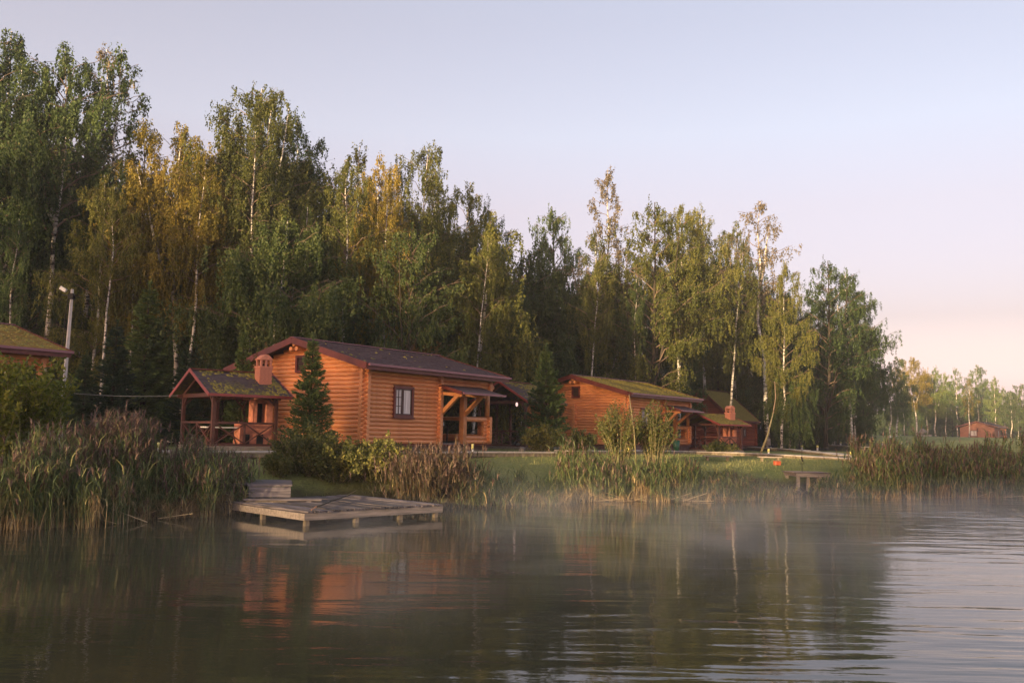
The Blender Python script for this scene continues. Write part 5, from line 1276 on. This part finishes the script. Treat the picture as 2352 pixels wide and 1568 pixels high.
# lawn grass blades and rough bank grass
def grass(name, label, poly, n, h, seed, w=.006, mt=RG, dmin=1.0, cat='grass'):
    rs = np.random.RandomState(seed); x0, x1, y0, y1 = poly; X = rs.uniform(x0, x1, n); Y = rs.uniform(y0, y1, n); d = shore_dist(X, Y); k = d > dmin
    X, Y = X[k], Y[k]; P = np.stack([X, Y, hfun(X, Y) - .01], 1); m_ = len(X); a = rs.random(m_) * 6.28
    v = blades(P, np.stack([np.cos(a), np.sin(a), np.zeros(m_)], 1), rs.uniform(h[0], h[1], m_), np.full(m_, w), rs.uniform(.2, 1.4, m_), rs, 2)
    o = meshobj(name, npmesh(name, v[0], v[1], mt)); setp(o, label, cat, kind='stuff')
GL = reedmat('lawn_blade', (.11, .15, .045), (.19, .21, .07), (.27, .26, .10))
grass('lawn_grass', 'short mown lawn grass around the walkways', (-11, 20, 23, 46), 36000, (.03, .09), 1, .010, GL, 1.2)
grass('bank_grass', 'rough tall grass along the top of the bank', (-12, 24, 15, 38), 9000, (.08, .24), 2, .009, GL, .3)
# keep the rough grass to the bank strip
o = bpy.data.objects['bank_grass']

# ------------------------------------------------------------------ trees on the opposite shore, behind the viewer, that shade the low sun
BK = 'broad tree of the opposite shore behind the viewer'
rng = random.Random(4)
sx, sy = math.sin(SUN_AZ), math.cos(SUN_AZ)
for i in range(26):
    u = (i - 13) * 5.5 + rng.uniform(-2, 2); dd = 140 + rng.uniform(-6, 6); x = sx * dd + sy * u; y = sy * dd - sx * u
    tree(rng.choice(['alder', 'tall2', 'tall0']), x, y, (13.0 if 12 < u < 18 else (23.5 + max(0, u - 26) * .32 + rng.uniform(-1.5, 1.5))), BK, 'dark', wid=1.5, group='opposite shore trees', name='broadleaf_tree', cat='tree', z=1.0)

# ------------------------------------------------------------------ air: even haze and low mist over the water
def vol(name, den, col, aniso=0.0, mist=False):
    m_ = bpy.data.materials.new(name); m_.use_nodes = True; nt = m_.node_tree; nt.nodes.clear()
    v = N(nt, 'ShaderNodeVolumePrincipled'); v.inputs['Color'].default_value = col + (1,); v.inputs['Density'].default_value = den; v.inputs['Anisotropy'].default_value = aniso
    o = N(nt, 'ShaderNodeOutputMaterial'); nt.links.new(v.outputs[0], o.inputs['Volume'])
    if mist:
        n1 = noise(nt, 1, 5, coord='World', mapscale=(.30, .20, .8), rough=.65, dist=1.0)
        r = ramp2(nt, n1.outputs[0], [(.44, (.03, .03, .03)), (.66, (1, 1, 1))])
        g_ = N(nt, 'ShaderNodeNewGeometry'); sp = N(nt, 'ShaderNodeSeparateXYZ'); nt.links.new(g_.outputs['Position'], sp.inputs[0])
        mr = N(nt, 'ShaderNodeMapRange'); mr.inputs['From Min'].default_value = 0; mr.inputs['From Max'].default_value = 1.15; mr.inputs['To Min'].default_value = 1; mr.inputs['To Max'].default_value = 0
        nt.links.new(sp.outputs['Z'], mr.inputs[0])
        mx_ = N(nt, 'ShaderNodeMapRange'); mx_.inputs['From Min'].default_value = -5; mx_.inputs['From Max'].default_value = 1; mx_.inputs['To Min'].default_value = .07; nt.links.new(sp.outputs['X'], mx_.inputs[0])
        q = None
        for s_ in (r.outputs[0], mr.outputs[0], mr.outputs[0], mx_.outputs[0]):
            if q is None: q = s_; continue
            mm = N(nt, 'ShaderNodeMath', operation='MULTIPLY'); nt.links.new(q, mm.inputs[0]); nt.links.new(s_, mm.inputs[1]); q = mm.outputs[0]
        mm = N(nt, 'ShaderNodeMath', operation='MULTIPLY'); mm.inputs[1].default_value = den; nt.links.new(q, mm.inputs[0]); nt.links.new(mm.outputs[0], v.inputs['Density'])
    return m_
hz_ = MB(); hz_.box(-190, 190, -190, 270, -2.5, 30)
h = hz_.build('haze', vol('haze_air', .0005, (.86, .90, 1.0))); setp(h, kind='stuff')
ms = MB(); ms.box(-9, 26, 8.5, 31.5, .01, 1.15)
h = ms.build('mist', vol('water_mist', .095, (.88, .94, 1.0), mist=True)); setp(h, 'thin morning mist drifting low over the pond', 'mist', kind='stuff')
for o in list(bpy.data.objects):
    if o.type == 'MESH' and not o.data.materials: print('no material', o.name)
print('objects', len(bpy.data.objects), 'tris', sum(len(m.loops) for m in bpy.data.meshes) // 2)
